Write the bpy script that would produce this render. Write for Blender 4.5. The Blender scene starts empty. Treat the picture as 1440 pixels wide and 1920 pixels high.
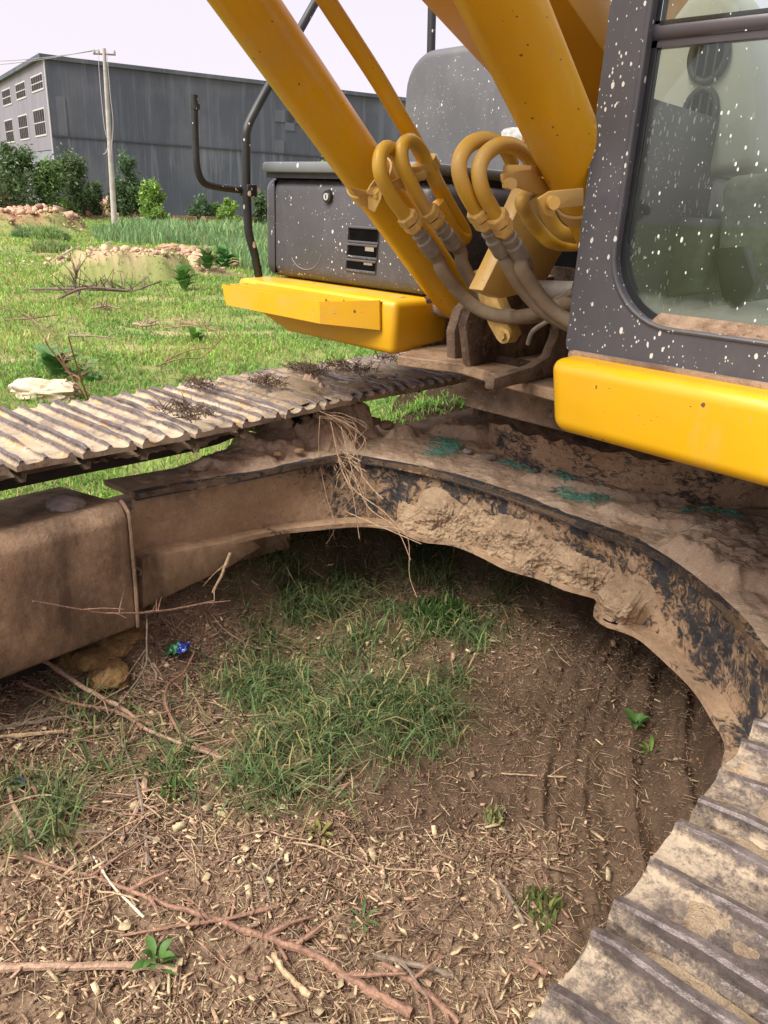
import bpy, bmesh, math, random
import numpy as np
from mathutils import Vector, Matrix
random.seed(7); RNG = np.random.default_rng(11)
R_ = math.radians
scene = bpy.context.scene
COL = scene.collection

# ------------------------------------------------------------------ camera
CAM_POS = np.array([1.12, -0.51, 1.5]); PITCH, ROLL, YAW, FOC = 21.6, 2.8, 41.5, 1440.0
_t, _y, _r = R_(PITCH), R_(YAW), R_(ROLL)
_h = np.array([-math.sin(_y), math.cos(_y), 0.0])
FWD = _h*math.cos(_t)+np.array([0, 0, -math.sin(_t)])
RGT = np.array([math.cos(_y), math.sin(_y), 0.0]); UPV = np.cross(RGT, FWD)
cam_d = bpy.data.cameras.new('camera'); cam = bpy.data.objects.new('camera', cam_d); COL.objects.link(cam)
cx = RGT*math.cos(_r)+UPV*math.sin(_r); cyv = -RGT*math.sin(_r)+UPV*math.cos(_r)
cam.matrix_world = Matrix(((cx[0], cyv[0], -FWD[0], CAM_POS[0]), (cx[1], cyv[1], -FWD[1], CAM_POS[1]), (cx[2], cyv[2], -FWD[2], CAM_POS[2]), (0, 0, 0, 1)))
cam_d.sensor_fit = 'HORIZONTAL'; cam_d.sensor_width = 36; cam_d.lens = 36
cam_d.clip_start = 0.02; cam_d.clip_end = 2000
scene.camera = cam

def ray(px, py):
    a, b = px-720.0, py-960.0; c, q = math.cos(_r), math.sin(_r)
    X, Y = a*c+b*q, -a*q+b*c
    d = RGT*X-UPV*Y+FWD*FOC
    return d/np.linalg.norm(d)
def onx(px, py, v): d = ray(px, py); return Vector(CAM_POS+d*(v-CAM_POS[0])/d[0])
def ony(px, py, v): d = ray(px, py); return Vector(CAM_POS+d*(v-CAM_POS[1])/d[1])
def onz(px, py, v=0.0): d = ray(px, py); return Vector(CAM_POS+d*(v-CAM_POS[2])/d[2])
def proj(P):
    d = np.asarray(P)-CAM_POS; X, Y, Z = d@RGT, d@UPV, d@FWD
    a, b = FOC*X/Z, -FOC*Y/Z; c, q = math.cos(_r), math.sin(_r)
    return 720+a*c-b*q, 960+a*q+b*c, Z

# ------------------------------------------------------------------ world, sun, exposure
SUN_EL, SUN_AZ = R_(54), R_(192)          # azimuth of the sun, from +Y clockwise
world = bpy.data.worlds.new('World'); scene.world = world; world.use_nodes = True
wn = world.node_tree; wn.nodes.clear()
wo = wn.nodes.new('ShaderNodeOutputWorld'); bg1 = wn.nodes.new('ShaderNodeBackground'); bg2 = wn.nodes.new('ShaderNodeBackground'); add = wn.nodes.new('ShaderNodeAddShader')
sky = wn.nodes.new('ShaderNodeTexSky'); sky.sky_type = 'NISHITA'; sky.sun_disc = False; sky.sun_elevation = SUN_EL; sky.sun_rotation = SUN_AZ; sky.dust_density = 4; sky.air_density = 1.0
bg1.inputs[1].default_value = 0.05
bg2.inputs[0].default_value = (1.0, 0.86, 0.93, 1); bg2.inputs[1].default_value = 0.54     # even pale overcast veil
wn.links.new(sky.outputs[0], bg1.inputs[0]); wn.links.new(bg1.outputs[0], add.inputs[0]); wn.links.new(bg2.outputs[0], add.inputs[1]); wn.links.new(add.outputs[0], wo.inputs[0])
sun_d = bpy.data.lights.new('sun', 'SUN'); sun_d.energy = 4.5; sun_d.angle = R_(42); sun_d.color = (1.0, 0.965, 0.90)
sun = bpy.data.objects.new('sun', sun_d); COL.objects.link(sun)
sdir = Vector((math.sin(SUN_AZ)*math.cos(SUN_EL), math.cos(SUN_AZ)*math.cos(SUN_EL), math.sin(SUN_EL)))
sun.rotation_euler = sdir.to_track_quat('Z', 'Y').to_euler()
scene.view_settings.view_transform = 'Standard'; scene.view_settings.look = 'None'
scene.view_settings.exposure = 0.58; scene.view_settings.gamma = 1; scene.view_settings.use_curve_mapping = False

# ------------------------------------------------------------------ numpy noise
def _hash(ix, iy, iz, s):
    n = (ix.astype(np.int64)*73856093) ^ (iy.astype(np.int64)*19349663) ^ (iz.astype(np.int64)*83492791) ^ (s*2654435761)
    n = (n ^ (n >> 13))*1274126177 & 0x7fffffff; n = (n ^ (n >> 16)) & 0xffffff
    return n/float(0xffffff)
def vnoise(x, y, z=0.0, s=0):
    x = np.asarray(x, float); y = np.asarray(y, float); z = np.zeros_like(x)+z
    ix, iy, iz = np.floor(x), np.floor(y), np.floor(z); fx, fy, fz = x-ix, y-iy, z-iz
    fx, fy, fz = [f*f*(3-2*f) for f in (fx, fy, fz)]
    r = 0
    for a in (0, 1):
        for b in (0, 1):
            for c in (0, 1):
                r = r+_hash(ix+a, iy+b, iz+c, s)*(fx if a else 1-fx)*(fy if b else 1-fy)*(fz if c else 1-fz)
    return r*2-1
def fbm(x, y, z=0.0, s=0, o=4, g=0.5):
    r = 0; a = 1.0; t = 0
    for i in range(o):
        r = r+a*vnoise(np.asarray(x)*2**i, np.asarray(y)*2**i, np.asarray(z)*2**i, s+i*17); t += a; a *= g
    return r/t
def sstep(a, b, v): t = np.clip((v-a)/(b-a), 0, 1); return t*t*(3-2*t)

# ------------------------------------------------------------------ object helpers
def link(o, parent=None):
    COL.objects.link(o)
    if parent is not None: o.parent = parent
    return o
def tag(o, label=None, cat=None, group=None, kind=None):
    if label: o['label'] = label
    if cat: o['category'] = cat
    if group: o['group'] = group
    if kind: o['kind'] = kind
    return o
def empty(name, loc=(0, 0, 0), parent=None):
    o = bpy.data.objects.new(name, None); o.location = loc; return link(o, parent)
def finish(me, m, smooth=None):
    if m is not None:
        for q in (m if isinstance(m, (list, tuple)) else [m]): me.materials.append(q)
    if smooth is not None:
        me.polygons.foreach_set('use_smooth', [True]*len(me.polygons)); me.set_sharp_from_angle(angle=R_(smooth))
    me.update()
class MB:
    def __init__(s): s.v = []; s.f = []
    def add(s, vs, fs):
        n = len(s.v); s.v += [tuple(p) for p in vs]; s.f += [tuple(i+n for i in f) for f in fs]; return s
    def box(s, x0, x1, y0, y1, z0, z1):
        return s.add([(x0, y0, z0), (x1, y0, z0), (x1, y1, z0), (x0, y1, z0), (x0, y0, z1), (x1, y0, z1), (x1, y1, z1), (x0, y1, z1)],
                     [(0, 3, 2, 1), (4, 5, 6, 7), (0, 1, 5, 4), (1, 2, 6, 5), (2, 3, 7, 6), (3, 0, 4, 7)])
    def prism(s, pts, d):            # polygon of 3-D points pushed along d
        n = len(pts); d = Vector(d); a = [Vector(p) for p in pts]; b = [p+d for p in a]
        return s.add(a+b, [tuple(range(n))[::-1], tuple(range(n, 2*n))]+[(i, (i+1) % n, n+(i+1) % n, n+i) for i in range(n)])
    def tube(s, path, rad, n=12, caps=True, sm=0):
        P = [Vector(p) for p in path]
        if not hasattr(rad, '__len__'): rad = [rad]*len(P)
        rad = list(rad)
        if sm: P, rad = catmull(P, rad, sm)
        T = [((P[min(i+1, len(P)-1)]-P[max(i-1, 0)]).normalized()) for i in range(len(P))]
        u = T[0].orthogonal().normalized(); vs = []
        for i, p in enumerate(P):
            u = (u-T[i]*u.dot(T[i])).normalized(); w = T[i].cross(u)
            vs += [p+(u*math.cos(2*math.pi*k/n)+w*math.sin(2*math.pi*k/n))*rad[i] for k in range(n)]
        fs = [(i*n+k, i*n+(k+1) % n, (i+1)*n+(k+1) % n, (i+1)*n+k) for i in range(len(P)-1) for k in range(n)]
        if caps: fs += [tuple(range(n))[::-1], tuple((len(P)-1)*n+k for k in range(n))]
        return s.add(vs, fs)
    def build(s, name, m, parent=None, bevel=0, seg=2, smooth=35, **kw):
        me = bpy.data.meshes.new(name)
        if bevel:
            bm = bmesh.new(); vv = [bm.verts.new(p) for p in s.v]
            for f in s.f:
                try: bm.faces.new([vv[i] for i in f])
                except ValueError: pass
            bmesh.ops.recalc_face_normals(bm, faces=bm.faces)
            bm.normal_update()
            ed = [e for e in bm.edges if len(e.link_faces) == 2 and e.calc_face_angle(0) > R_(25)]
            bmesh.ops.bevel(bm, geom=ed, offset=bevel, segments=seg, profile=0.5, affect='EDGES', clamp_overlap=True)
            bm.to_mesh(me); bm.free()
        else:
            me.from_pydata(s.v, [], s.f)
            bm = bmesh.new(); bm.from_mesh(me); bmesh.ops.recalc_face_normals(bm, faces=bm.faces); bm.to_mesh(me); bm.free()
        finish(me, m, smooth)
        o = bpy.data.objects.new(name, me); link(o, parent); tag(o, **kw); return o
def catmull(P, rad, k):
    out, ro = [], []
    n = len(P)
    for i in range(n-1):
        p0, p1, p2, p3 = P[max(i-1, 0)], P[i], P[i+1], P[min(i+2, n-1)]
        for j in range(k):
            t = j/k
            out.append(0.5*((2*p1)+(p2-p0)*t+(2*p0-5*p1+4*p2-p3)*t*t+(3*p1-3*p2+p3-p0)*t**3)); ro.append(rad[i]*(1-t)+rad[i+1]*t)
    return out+[P[-1]], ro+[rad[-1]]
def npmesh(name, V, F, m, parent=None, smooth=None, color=None, **kw):      # V (n,3), F (m,k) arrays of one face size
    me = bpy.data.meshes.new(name); V = np.ascontiguousarray(V, np.float32); F = np.ascontiguousarray(F, np.int32)
    me.vertices.add(len(V)); me.vertices.foreach_set('co', V.ravel())
    k = F.shape[1]; me.loops.add(F.size); me.loops.foreach_set('vertex_index', F.ravel())
    me.polygons.add(len(F)); me.polygons.foreach_set('loop_start', np.arange(0, F.size, k, dtype=np.int32))
    try: me.polygons.foreach_set('loop_total', np.full(len(F), k, np.int32))
    except Exception: pass
    me.update(calc_edges=True); me.validate()
    if color is not None:
        at = me.color_attributes.new('tint', 'FLOAT_COLOR', 'POINT'); c = np.ones((len(V), 4), np.float32); c[:, :3] = color; at.data.foreach_set('color', c.ravel())
    if m is not None: me.materials.append(m)
    if smooth: me.polygons.foreach_set('use_smooth', np.ones(len(F), bool))
    me.update()
    o = bpy.data.objects.new(name, me); link(o, parent); tag(o, **kw); return o
def gridF(nu, nv, wrap=False):
    i = np.arange(nu-1)[:, None]; j = np.arange(nv-(0 if wrap else 1))[None, :]
    a = i*nv+j; b = i*nv+(j+1) % nv
    return np.stack([a, b, b+nv, a+nv], -1).reshape(-1, 4)

# ------------------------------------------------------------------ materials
class NT:
    def __init__(s, name, rough=0.6, metal=0.0, spec=0.4):
        s.m = bpy.data.materials.new(name); s.m.use_nodes = True; s.n = s.m.node_tree; s.n.nodes.clear()
        s.out = s.n.nodes.new('ShaderNodeOutputMaterial'); s.b = s.n.nodes.new('ShaderNodeBsdfPrincipled')
        s.n.links.new(s.b.outputs[0], s.out.inputs[0]); s.b.inputs['Roughness'].default_value = rough; s.b.inputs['Metallic'].default_value = metal
        s.b.inputs['Specular IOR Level'].default_value = spec
        g = s.n.nodes.new('ShaderNodeNewGeometry'); s.pos = g.outputs['Position']; s.norm = g.outputs['Normal']
    def node(s, t, **kw):
        n = s.n.nodes.new(t)
        for k, v in kw.items(): setattr(n, k, v)
        return n
    def lk(s, a, b):
        if isinstance(a, (int, float)): b.default_value = a
        elif isinstance(a, tuple): b.default_value = a if len(a) != 3 or b.type == 'VECTOR' else a+(1,)
        else: s.n.links.new(a, b)
    def scaled(s, v):
        n = s.node('ShaderNodeVectorMath', operation='MULTIPLY'); s.lk(s.pos, n.inputs[0]); n.inputs[1].default_value = v; return n.outputs[0]
    def noise(s, sc, det=4, ro=0.55, vec=(1, 1, 1), dist=0.0):
        n = s.node('ShaderNodeTexNoise'); s.lk(s.scaled(vec), n.inputs['Vector']); n.inputs['Scale'].default_value = sc
        n.inputs['Detail'].default_value = det; n.inputs['Roughness'].default_value = ro; n.inputs['Distortion'].default_value = dist; return n.outputs['Fac']
    def rng(s, v, a, b, c=0.0, d=1.0):
        n = s.node('ShaderNodeMapRange'); s.lk(v, n.inputs[0]); n.inputs[1].default_value = a; n.inputs[2].default_value = b; n.inputs[3].default_value = c; n.inputs[4].default_value = d; return n.outputs[0]
    def math(s, op, a, b=0.0):
        n = s.node('ShaderNodeMath', operation=op); s.lk(a, n.inputs[0]); s.lk(b, n.inputs[1]); return n.outputs[0]
    def mix(s, f, a, b):
        n = s.node('ShaderNodeMix', data_type='RGBA'); s.lk(f, n.inputs[0]); s.lk(a, n.inputs[6]); s.lk(b, n.inputs[7]); return n.outputs[2]
    def mul(s, a, b):
        n = s.node('ShaderNodeMix', data_type='RGBA', blend_type='MULTIPLY'); n.inputs[0].default_value = 1; s.lk(a, n.inputs[6]); s.lk(b, n.inputs[7]); return n.outputs[2]
    def xyz(s, v, i):
        n = s.node('ShaderNodeSeparateXYZ'); s.lk(v, n.inputs[0]); return n.outputs[i]
    def spots(s, vec, size, chance=1.0, scale=1.0):      # 1 inside random elongated spots
        v = s.node('ShaderNodeTexVoronoi'); s.lk(s.scaled(vec), v.inputs['Vector']); v.inputs['Scale'].default_value = scale
        c = s.node('ShaderNodeSeparateColor'); s.lk(v.outputs['Color'], c.inputs[0])
        r = s.math('MULTIPLY', s.math('POWER', c.outputs[0], 3.6), s.math('MULTIPLY', size*1.6, s.rng(s.noise(6, 3), .35, .65, .45, 1.15)))
        on = s.math('LESS_THAN', c.outputs[1], chance)
        wob = s.math('ADD', v.outputs['Distance'], s.rng(s.noise(180, 2), 0.3, 0.7, -0.04, 0.04))
        return s.math('MULTIPLY', s.math('LESS_THAN', wob, r), on)
    def col(s, c): s.lk(c, s.b.inputs['Base Color']); return s
    def rough(s, r): s.lk(r, s.b.inputs['Roughness']); return s
    def bump(s, h, st=0.3, d=0.01):
        n = s.node('ShaderNodeBump'); n.inputs['Strength'].default_value = st; n.inputs['Distance'].default_value = d; s.lk(h, n.inputs['Height']); s.n.links.new(n.outputs[0], s.b.inputs['Normal']); return s
TAN = (0.54, 0.365, 0.225); TAN2 = (0.38, 0.24, 0.14); BRN = (0.085, 0.052, 0.03); BLU = (0.03, 0.034, 0.042)

def m_yellow(name, base=(0.68, 0.37, 0.006), dirt=0.35, low=None, chips=True):
    m = NT(name, 0.38, 0, 0.5)
    c = m.mix(m.rng(m.noise(2.2, 3), 0.35, 0.7), base, (base[0]*0.84, base[1]*0.80, base[2]*1.3))
    c = m.mix(m.math('MULTIPLY', m.rng(m.noise(7, 6, 0.65), 0.5, 0.75), dirt), c, (0.46, 0.30, 0.12))
    if chips:
        c = m.mix(m.math('MAXIMUM', m.spots((34, 34, 26), 0.10, 0.6), m.spots((75, 75, 130), 0.15, 0.4)), c, (0.14, 0.055, 0.03))
        c = m.mix(m.math('MULTIPLY', m.rng(m.noise(5, 6, .7, (1, 1, .3)), .56, .74), .25), c, (.5, .42, .3))
        c = m.mix(m.math('MULTIPLY', m.rng(m.noise(60, 2, 0.5, (1.2, 1.2, .5)), 0.72, 0.76), 0.6), c, (0.35, 0.27, 0.2))
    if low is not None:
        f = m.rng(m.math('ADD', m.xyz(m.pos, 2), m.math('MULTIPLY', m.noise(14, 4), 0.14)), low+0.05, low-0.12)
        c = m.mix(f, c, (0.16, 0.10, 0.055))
    m.col(c); m.rough(m.rng(m.noise(9, 4), 0.3, 0.7, 0.26, 0.52)); m.bump(m.noise(30, 3), 0.06, 0.004); return m.m
def m_darkpaint(name, base=(0.075, 0.072, 0.08), sp=0.34, ch=0.75, vec=(62, 62, 40), rough=0.42, dust=0.35, fade=(0.17, 0.165, 0.17)):
    m = NT(name, rough, 0, 0.5)
    c = m.mix(m.rng(m.noise(3.0, 5, 0.6), 0.35, 0.75), base, tuple(b*1.35 for b in base))
    c = m.mix(m.math('MULTIPLY', m.rng(m.noise(11, 6, 0.7, (1, 1, .45)), 0.5, 0.78), dust), c, fade)
    c = m.mix(m.math('MAXIMUM', m.spots(vec, sp, ch), m.spots(tuple(v*2.3 for v in vec), sp*0.9, ch*.8)), c, (0.62, 0.61, 0.55))
    m.col(c); m.rough(m.rng(m.noise(8, 4), 0.3, 0.7, rough-0.1, rough+0.15)); m.bump(m.noise(90, 2), 0.05, 0.002); return m.m
def m_mud(name, a=TAN, b=TAN2, bump=0.6, sc=9):
    m = NT(name, 0.95, 0, 0.15)
    c = m.mix(m.rng(m.noise(sc, 6, 0.65), 0.35, 0.65), b, a)
    c = m.mix(m.rng(m.noise(sc*6, 4, 0.7), 0.55, 0.75), c, tuple(v*1.25 for v in a))
    c = m.mix(m.rng(m.noise(sc*3.1, 3), 0.6, 0.75), c, tuple(v*0.6 for v in b))
    m.col(c); m.bump(m.math('ADD', m.noise(sc*7, 6, 0.7), m.math('MULTIPLY', m.noise(sc*30, 3), 0.4)), bump, 0.012); return m.m
def m_mudpaint(name, cover=0.5, streak=(1, 1, 1), zdark=None, yellow=0.5, legbias=False):      # dark paint showing through dried mud
    m = NT(name, 0.85, 0, 0.3)
    mud = m.mix(m.rng(m.noise(6, 6, 0.6), 0.35, 0.65), TAN2, TAN)
    mud = m.mix(m.math('MULTIPLY', m.rng(m.noise(3.2, 6, 0.7, (1, 1, .6)), 0.50, 0.62), .55), mud, (0.17, 0.115, 0.075))
    mud = m.mix(m.rng(m.noise(45, 6, 0.75), 0.5, 0.75), mud, (0.60, 0.46, 0.32))
    mud = m.mix(m.math('MULTIPLY', m.rng(m.noise(90, 4, 0.7), .56, .66), .6), mud, (0.20, 0.13, 0.08))
    mud = m.mix(m.math('MULTIPLY', m.rng(m.noise(17, 4, 0.6, dist=1.5), 0.6, 0.68), yellow), mud, (0.40, 0.30, 0.08))
    pn = m.mix(m.rng(m.noise(25, 3), 0.4, 0.7), BLU, (0.075, 0.075, 0.078))
    f = m.math('ADD', m.math('MULTIPLY', m.noise(5.5, 3, 0.5, streak), 0.36), m.math('MULTIPLY', m.noise(34, 9, 0.78, streak, 0.9), 0.64))
    if legbias: f = m.math('ADD', f, m.math('MULTIPLY', m.rng(m.xyz(m.pos, 1), 1.45, 1.05), m.rng(m.xyz(m.pos, 0), -.4, -.8, 0, .14)))
    f = m.rng(f, 0.545-cover*0.16, 0.605-cover*0.16)
    c = m.mix(f, pn, mud)
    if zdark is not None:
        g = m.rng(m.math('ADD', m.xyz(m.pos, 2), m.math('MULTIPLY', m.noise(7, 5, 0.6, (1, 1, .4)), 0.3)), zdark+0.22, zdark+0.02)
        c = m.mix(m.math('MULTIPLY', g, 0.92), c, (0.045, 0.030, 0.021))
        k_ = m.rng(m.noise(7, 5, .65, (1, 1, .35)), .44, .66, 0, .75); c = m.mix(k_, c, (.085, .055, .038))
    m.col(c); m.rough(m.rng(f, 0, 1, 0.5, 0.95)); m.bump(m.math('ADD', m.math('MULTIPLY', f, 0.5), m.noise(60, 6, 0.75)), 0.8, 0.012); return m.m
def m_flat(name, c, rough=0.6, metal=0.0, sc=20, amp=0.25, bump=0.1, spec=0.4):
    m = NT(name, rough, metal, spec)
    m.col(m.mix(m.rng(m.noise(sc, 5, 0.6), 0.3, 0.7), tuple(v*(1-amp) for v in c), tuple(min(1, v*(1+amp)) for v in c))); m.bump(m.noise(sc*4, 3), bump, 0.004); return m.m
def m_tint(name, rough=0.7, trans=0.0, amp=0.3, sc=60, bump=0):
    m = NT(name, rough, 0, 0.3); a = m.node('ShaderNodeAttribute', attribute_name='tint')
    c = m.mix(m.rng(m.noise(sc, 3), 0.3, 0.7), (1-amp, 1-amp, 1-amp), (1+amp, 1+amp, 1+amp)); c = m.mul(a.outputs['Color'], c); m.col(c)
    if bump: m.bump(m.noise(sc*2, 4), bump, 0.005)
    if trans:
        t = m.node('ShaderNodeBsdfTranslucent'); m.lk(c, t.inputs[0]); x = m.node('ShaderNodeMixShader'); x.inputs[0].default_value = trans
        m.n.links.new(m.b.outputs[0], x.inputs[1]); m.n.links.new(t.outputs[0], x.inputs[2]); m.n.links.new(x.outputs[0], m.out.inputs[0])
    return m.m
M = {}
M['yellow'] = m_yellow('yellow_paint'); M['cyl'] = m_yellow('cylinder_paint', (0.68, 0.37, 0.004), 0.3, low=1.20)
M['panel'] = m_yellow('front_panel_paint', (0.74, 0.405, 0.003), 0.05)
M['boom'] = m_yellow('boom_paint', (0.58, 0.28, 0.006), 0.1, chips=False); M['pipe'] = m_yellow('pipe_paint', (0.58, 0.345, 0.03), 0.8)
M['dusty'] = m_yellow('dusty_yellow', (0.52, 0.32, 0.07), 1.0)
M['frame'] = m_darkpaint('cab_frame_paint', (0.062, 0.060, 0.067), .40, .75, (100, 100, 56), dust=0.3); M['box'] = m_darkpaint('tool_box_paint', (0.062, 0.060, 0.067), 0.24, 0.6, (100, 100, 66), 0.42, 0.4)
M['hood'] = m_darkpaint('hood_paint', (0.09, 0.09, 0.096), 0.22, 0.5, (70, 70, 44), 0.5, 0.3, (0.2, 0.2, 0.2))
M['black'] = m_darkpaint('black_steel', (0.011, 0.013, 0.013), 0.3, 0.35, (50, 50, 30), 0.5, 0.15)
M['rubber'] = m_flat('black_rubber', (0.02, 0.02, 0.022), 0.45); M['void'] = m_flat('shade_black', (0.006, 0.006, 0.006), 0.9, spec=0.0, bump=0)  # void: near-black colour stands for shade inside slots, holes and gaps
M['mud'] = m_mud('dry_mud'); M['mudd'] = m_mud('dark_mud', (0.14, 0.085, 0.05), (0.07, 0.042, 0.026), 0.8, 14); M['clay'] = m_mud('orange_clay', (0.44, 0.28, 0.12), (0.28, 0.16, 0.065), 1.0, 14)
M['grease'] = m_mud('greasy_soil', (0.13, 0.088, 0.062), (0.035, 0.024, 0.018), 1.0, 14)
M['web'] = m_mudpaint('muddy_carbody_paint', 0.50, legbias=True); M['top'] = m_mudpaint('muddy_top_plate', 1.05, yellow=0.1); M['ring'] = m_mudpaint('muddy_ring', 0.75, (1, 1, 2.2), yellow=0.1)
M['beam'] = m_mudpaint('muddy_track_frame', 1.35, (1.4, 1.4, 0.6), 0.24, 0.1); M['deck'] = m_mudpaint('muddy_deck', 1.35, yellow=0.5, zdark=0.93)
M['lug'] = m_mud('dark_caked_earth', (.25, .175, .12), (.075, .05, .035), .8, 7)
M['hose'] = m_flat('dusty_hose', (0.20, 0.15, 0.095), 0.85, amp=0.3, sc=14, bump=0.2)
M['ferr'] = m_flat('dusty_ferrule', (0.23, 0.20, 0.165), 0.6, sc=30); M['fit'] = m_flat('dusty_fitting', (0.58, 0.38, 0.12), 0.7, sc=40, amp=0.3)
def m_shoe(name, mud=0.5, tp=.21, dk=1.0):
    m = NT(name, 0.6, 0, 0.4)
    steel = m.mix(m.rng(m.noise(34, 6, .7), 0.35, 0.7), (0.075, 0.058, 0.052), (0.22, 0.18, 0.165))
    steel = m.mix(m.rng(m.noise(9, 5, 0.7), 0.55, 0.7), steel, (0.14, 0.08, 0.05))
    md = m.mix(m.rng(m.noise(8, 5, 0.6), 0.35, 0.65), (0.29, 0.22, 0.155), (0.47, 0.375, 0.26))
    md = m.mix(m.rng(m.noise(40, 5, 0.7), 0.55, 0.7), md, (0.22, 0.175, 0.13))
    md = m.mix(m.rng(m.noise(9, 4, 0.6), 0.58, 0.64), md, (0.50, 0.32, 0.16))
    tc = m.node('ShaderNodeTexCoord'); z = m.xyz(tc.outputs['Object'], 2)
    top = m.rng(z, -0.017, -0.006)
    f = m.math('ADD', m.math('MULTIPLY', m.noise(8, 3, 0.5), 0.30), m.math('MULTIPLY', m.noise(75, 10, 0.88), 0.70))
    f = m.math('SUBTRACT', f, m.math('MULTIPLY', top, tp))
    f = m.rng(f, 0.575-mud*0.22, 0.66-mud*0.22)
    m.col(m.mul(m.mix(f, steel, md), (dk, dk, dk))); m.rough(m.rng(f, 0, 1, 0.38, 0.92)); m.lk(m.rng(f, 0, 1, 0.3, 0), m.b.inputs['Metallic'])
    m.bump(m.math('ADD', m.math('MULTIPLY', f, 0.6), m.noise(70, 5, 0.7)), 0.5, 0.005); return m.m
M['shoe'] = m_shoe('track_shoe_near', 0.60, .14, .84); M['shoef'] = m_shoe('track_shoe_far', 0.86)
M['chain'] = m_flat('dark_track_chain', (0.035, 0.027, 0.02), 0.85, sc=18, amp=0.4, bump=0.4)
M['grass'] = m_tint('grass_blades', 0.6, 0.35, 0.2, 8); M['litter'] = m_tint('dry_litter', 0.85, 0, 0.35, 150, 0.3); M['leaf'] = m_tint('plant_leaves', 0.5, 0.3, 0.2, 20)
M['bark'] = m_tint('twig_bark', 0.85, 0, 0.35, 110, 0.5)

# ================================================================== GROUND
SX, SY = CAM_POS[0], CAM_POS[1]
def pxy(px, py): p = onz(px, py, 0); return p.x, p.y
def ong(px, py, up=0.0):      # where the sight line meets the uneven ground
    g = 0.0
    for _ in range(6): p = onz(px, py, g+up); g = .5*g+.5*ground_at(p.x, p.y)
    return onz(px, py, g+up)
def blob(x, y, cx_, cy_, rx, ry, ang=0.0, s=0, wob=0.35):
    c, q = math.cos(ang), math.sin(ang); dx, dy = x-cx_, y-cy_
    u, v = (dx*c+dy*q)/rx, (-dx*q+dy*c)/ry
    d = np.sqrt(u*u+v*v)+wob*fbm(x*2.2/max(rx, .3), y*2.2/max(rx, .3), s=s+5, o=4, g=.6)
    return 1-sstep(0.75, 1.1, d)
MOUNDS = [  # px, py, rx, ry, height, kind
    (245, 522, 1.05, 0.8, 0.42), (365, 512, 0.8, 0.5, 0.12), (285, 492, 1.9, 0.9, 0.24), (30, 432, 1.9, 1.6, 0.75), (95, 428, 1.2, 1.2, 0.6),
    (205, 408, 1.6, 1.6, 0.95), (130, 410, 3.5, 2, 0.25), (190, 500, 1.2, 0.7, 0.12)]
def ridge_dir(x, y):      # grouser prints pressed in the soil beside the near track
    ax, ay = pxy(1290, 1450); a = R_(128); u = (x-ax)*math.sin(a)-(y-ay)*math.cos(a); return u
def groundz(x, y):
    d = np.hypot(x-SX, y-SY)
    h = 0.10*fbm(x*.18, y*.18, s=3, o=3)*sstep(3, 9, d)+0.05*fbm(x*.7, y*.7, s=4, o=3)*sstep(2.5, 6, d)
    near = 1-sstep(5, 9, d)
    h = h+0.18*sstep(-.90, -1.12, x+.06*fbm(x*3, y*3, s=21, o=3))*sstep(-2.0, -1.5, x)*sstep(.35, .7, y)*sstep(4, 3, y)
    h = h+near*(0.030*fbm(x*2.0, y*2.0, s=8, o=3)+0.016*fbm(x*9, y*9, s=9, o=4, g=.6)+0.006*fbm(x*45, y*45, s=10, o=3))
    h = h+0.02*fbm(x*6, y*6, s=12, o=3)*sstep(5, 9, d)
    h = h+0.05*sstep(-0.72, -1.0, x)*sstep(-2.2, -1.7, x)*near      # berm against the far track
    v = (x*.87+y*.49); t_ = (y*.87-x*.49); v = v-.22*(t_-.75)**2; z = sstep(.62, .80, v+.12*fbm(x*2, y*2, s=33, o=2))*sstep(.15, .45, t_)*sstep(2.9, 2.4, y)*sstep(1.25, 1.1, x)
    w = v*9.0+.45*fbm(x*2.5, y*2.5, s=31, o=4); k_ = w % 1
    h = h+z*((.006+.055*sstep(.90, 1.2, v))*(.5-.5*np.cos(k_*6.283))*(1+.5*fbm(x*12, y*12, s=35, o=3))+.26*sstep(1.02, 1.5, v)+.018*fbm(v*55, t_*2.5, s=37, o=3))
    h = h+.26*sstep(1.95, 2.5, y-.25*x+.15*fbm(x*2.3, y*2.3, s=91, o=3))*sstep(-1.35, -1.0, x)*sstep(4.2, 3.4, y)*near*(1+.5*fbm(x*7, y*7, s=92, o=4))
    # churned dark earth mound between the rear legs
    h = h+0.22*blob(x, y, -1.9, 3.1, 1.0, 0.35, 0.5, 3)+0.16*blob(x, y, -1.55, 3.4, .7, .3, 0.2, 7)
    for i, (px, py, rx, ry, hh) in enumerate(MOUNDS):
        cx_, cy_ = pxy(px, py); a = math.atan2(cy_-SY, cx_-SX)+math.pi/2
        b = blob(x, y, cx_, cy_, rx*1.15, ry*1.15, a, 40+i, 0.3)
        h = h+hh*b*(1+0.35*fbm(x*1.6, y*1.6, s=60+i, o=4))
    return h
_gc = {}
def ground_at(x, y):      # cached grid near the camera, exact further out
    if -1.6 < x < 1.1 and -.6 < y < 2.7:
        if not _gc:
            gx, gy = np.meshgrid(np.arange(-1.62, 1.13, .01), np.arange(-.62, 2.73, .01), indexing='ij'); _gc['z'] = groundz(gx.ravel(), gy.ravel()).reshape(gx.shape)
        u, v = (x+1.62)/.01, (y+.62)/.01; i, j = int(u), int(v); a, b = u-i, v-j; z = _gc['z']
        return float(z[i, j]*(1-a)*(1-b)+z[i+1, j]*a*(1-b)+z[i, j+1]*(1-a)*b+z[i+1, j+1]*a*b)
    return float(groundz(np.array([float(x)]), np.array([float(y)]))[0])
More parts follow.
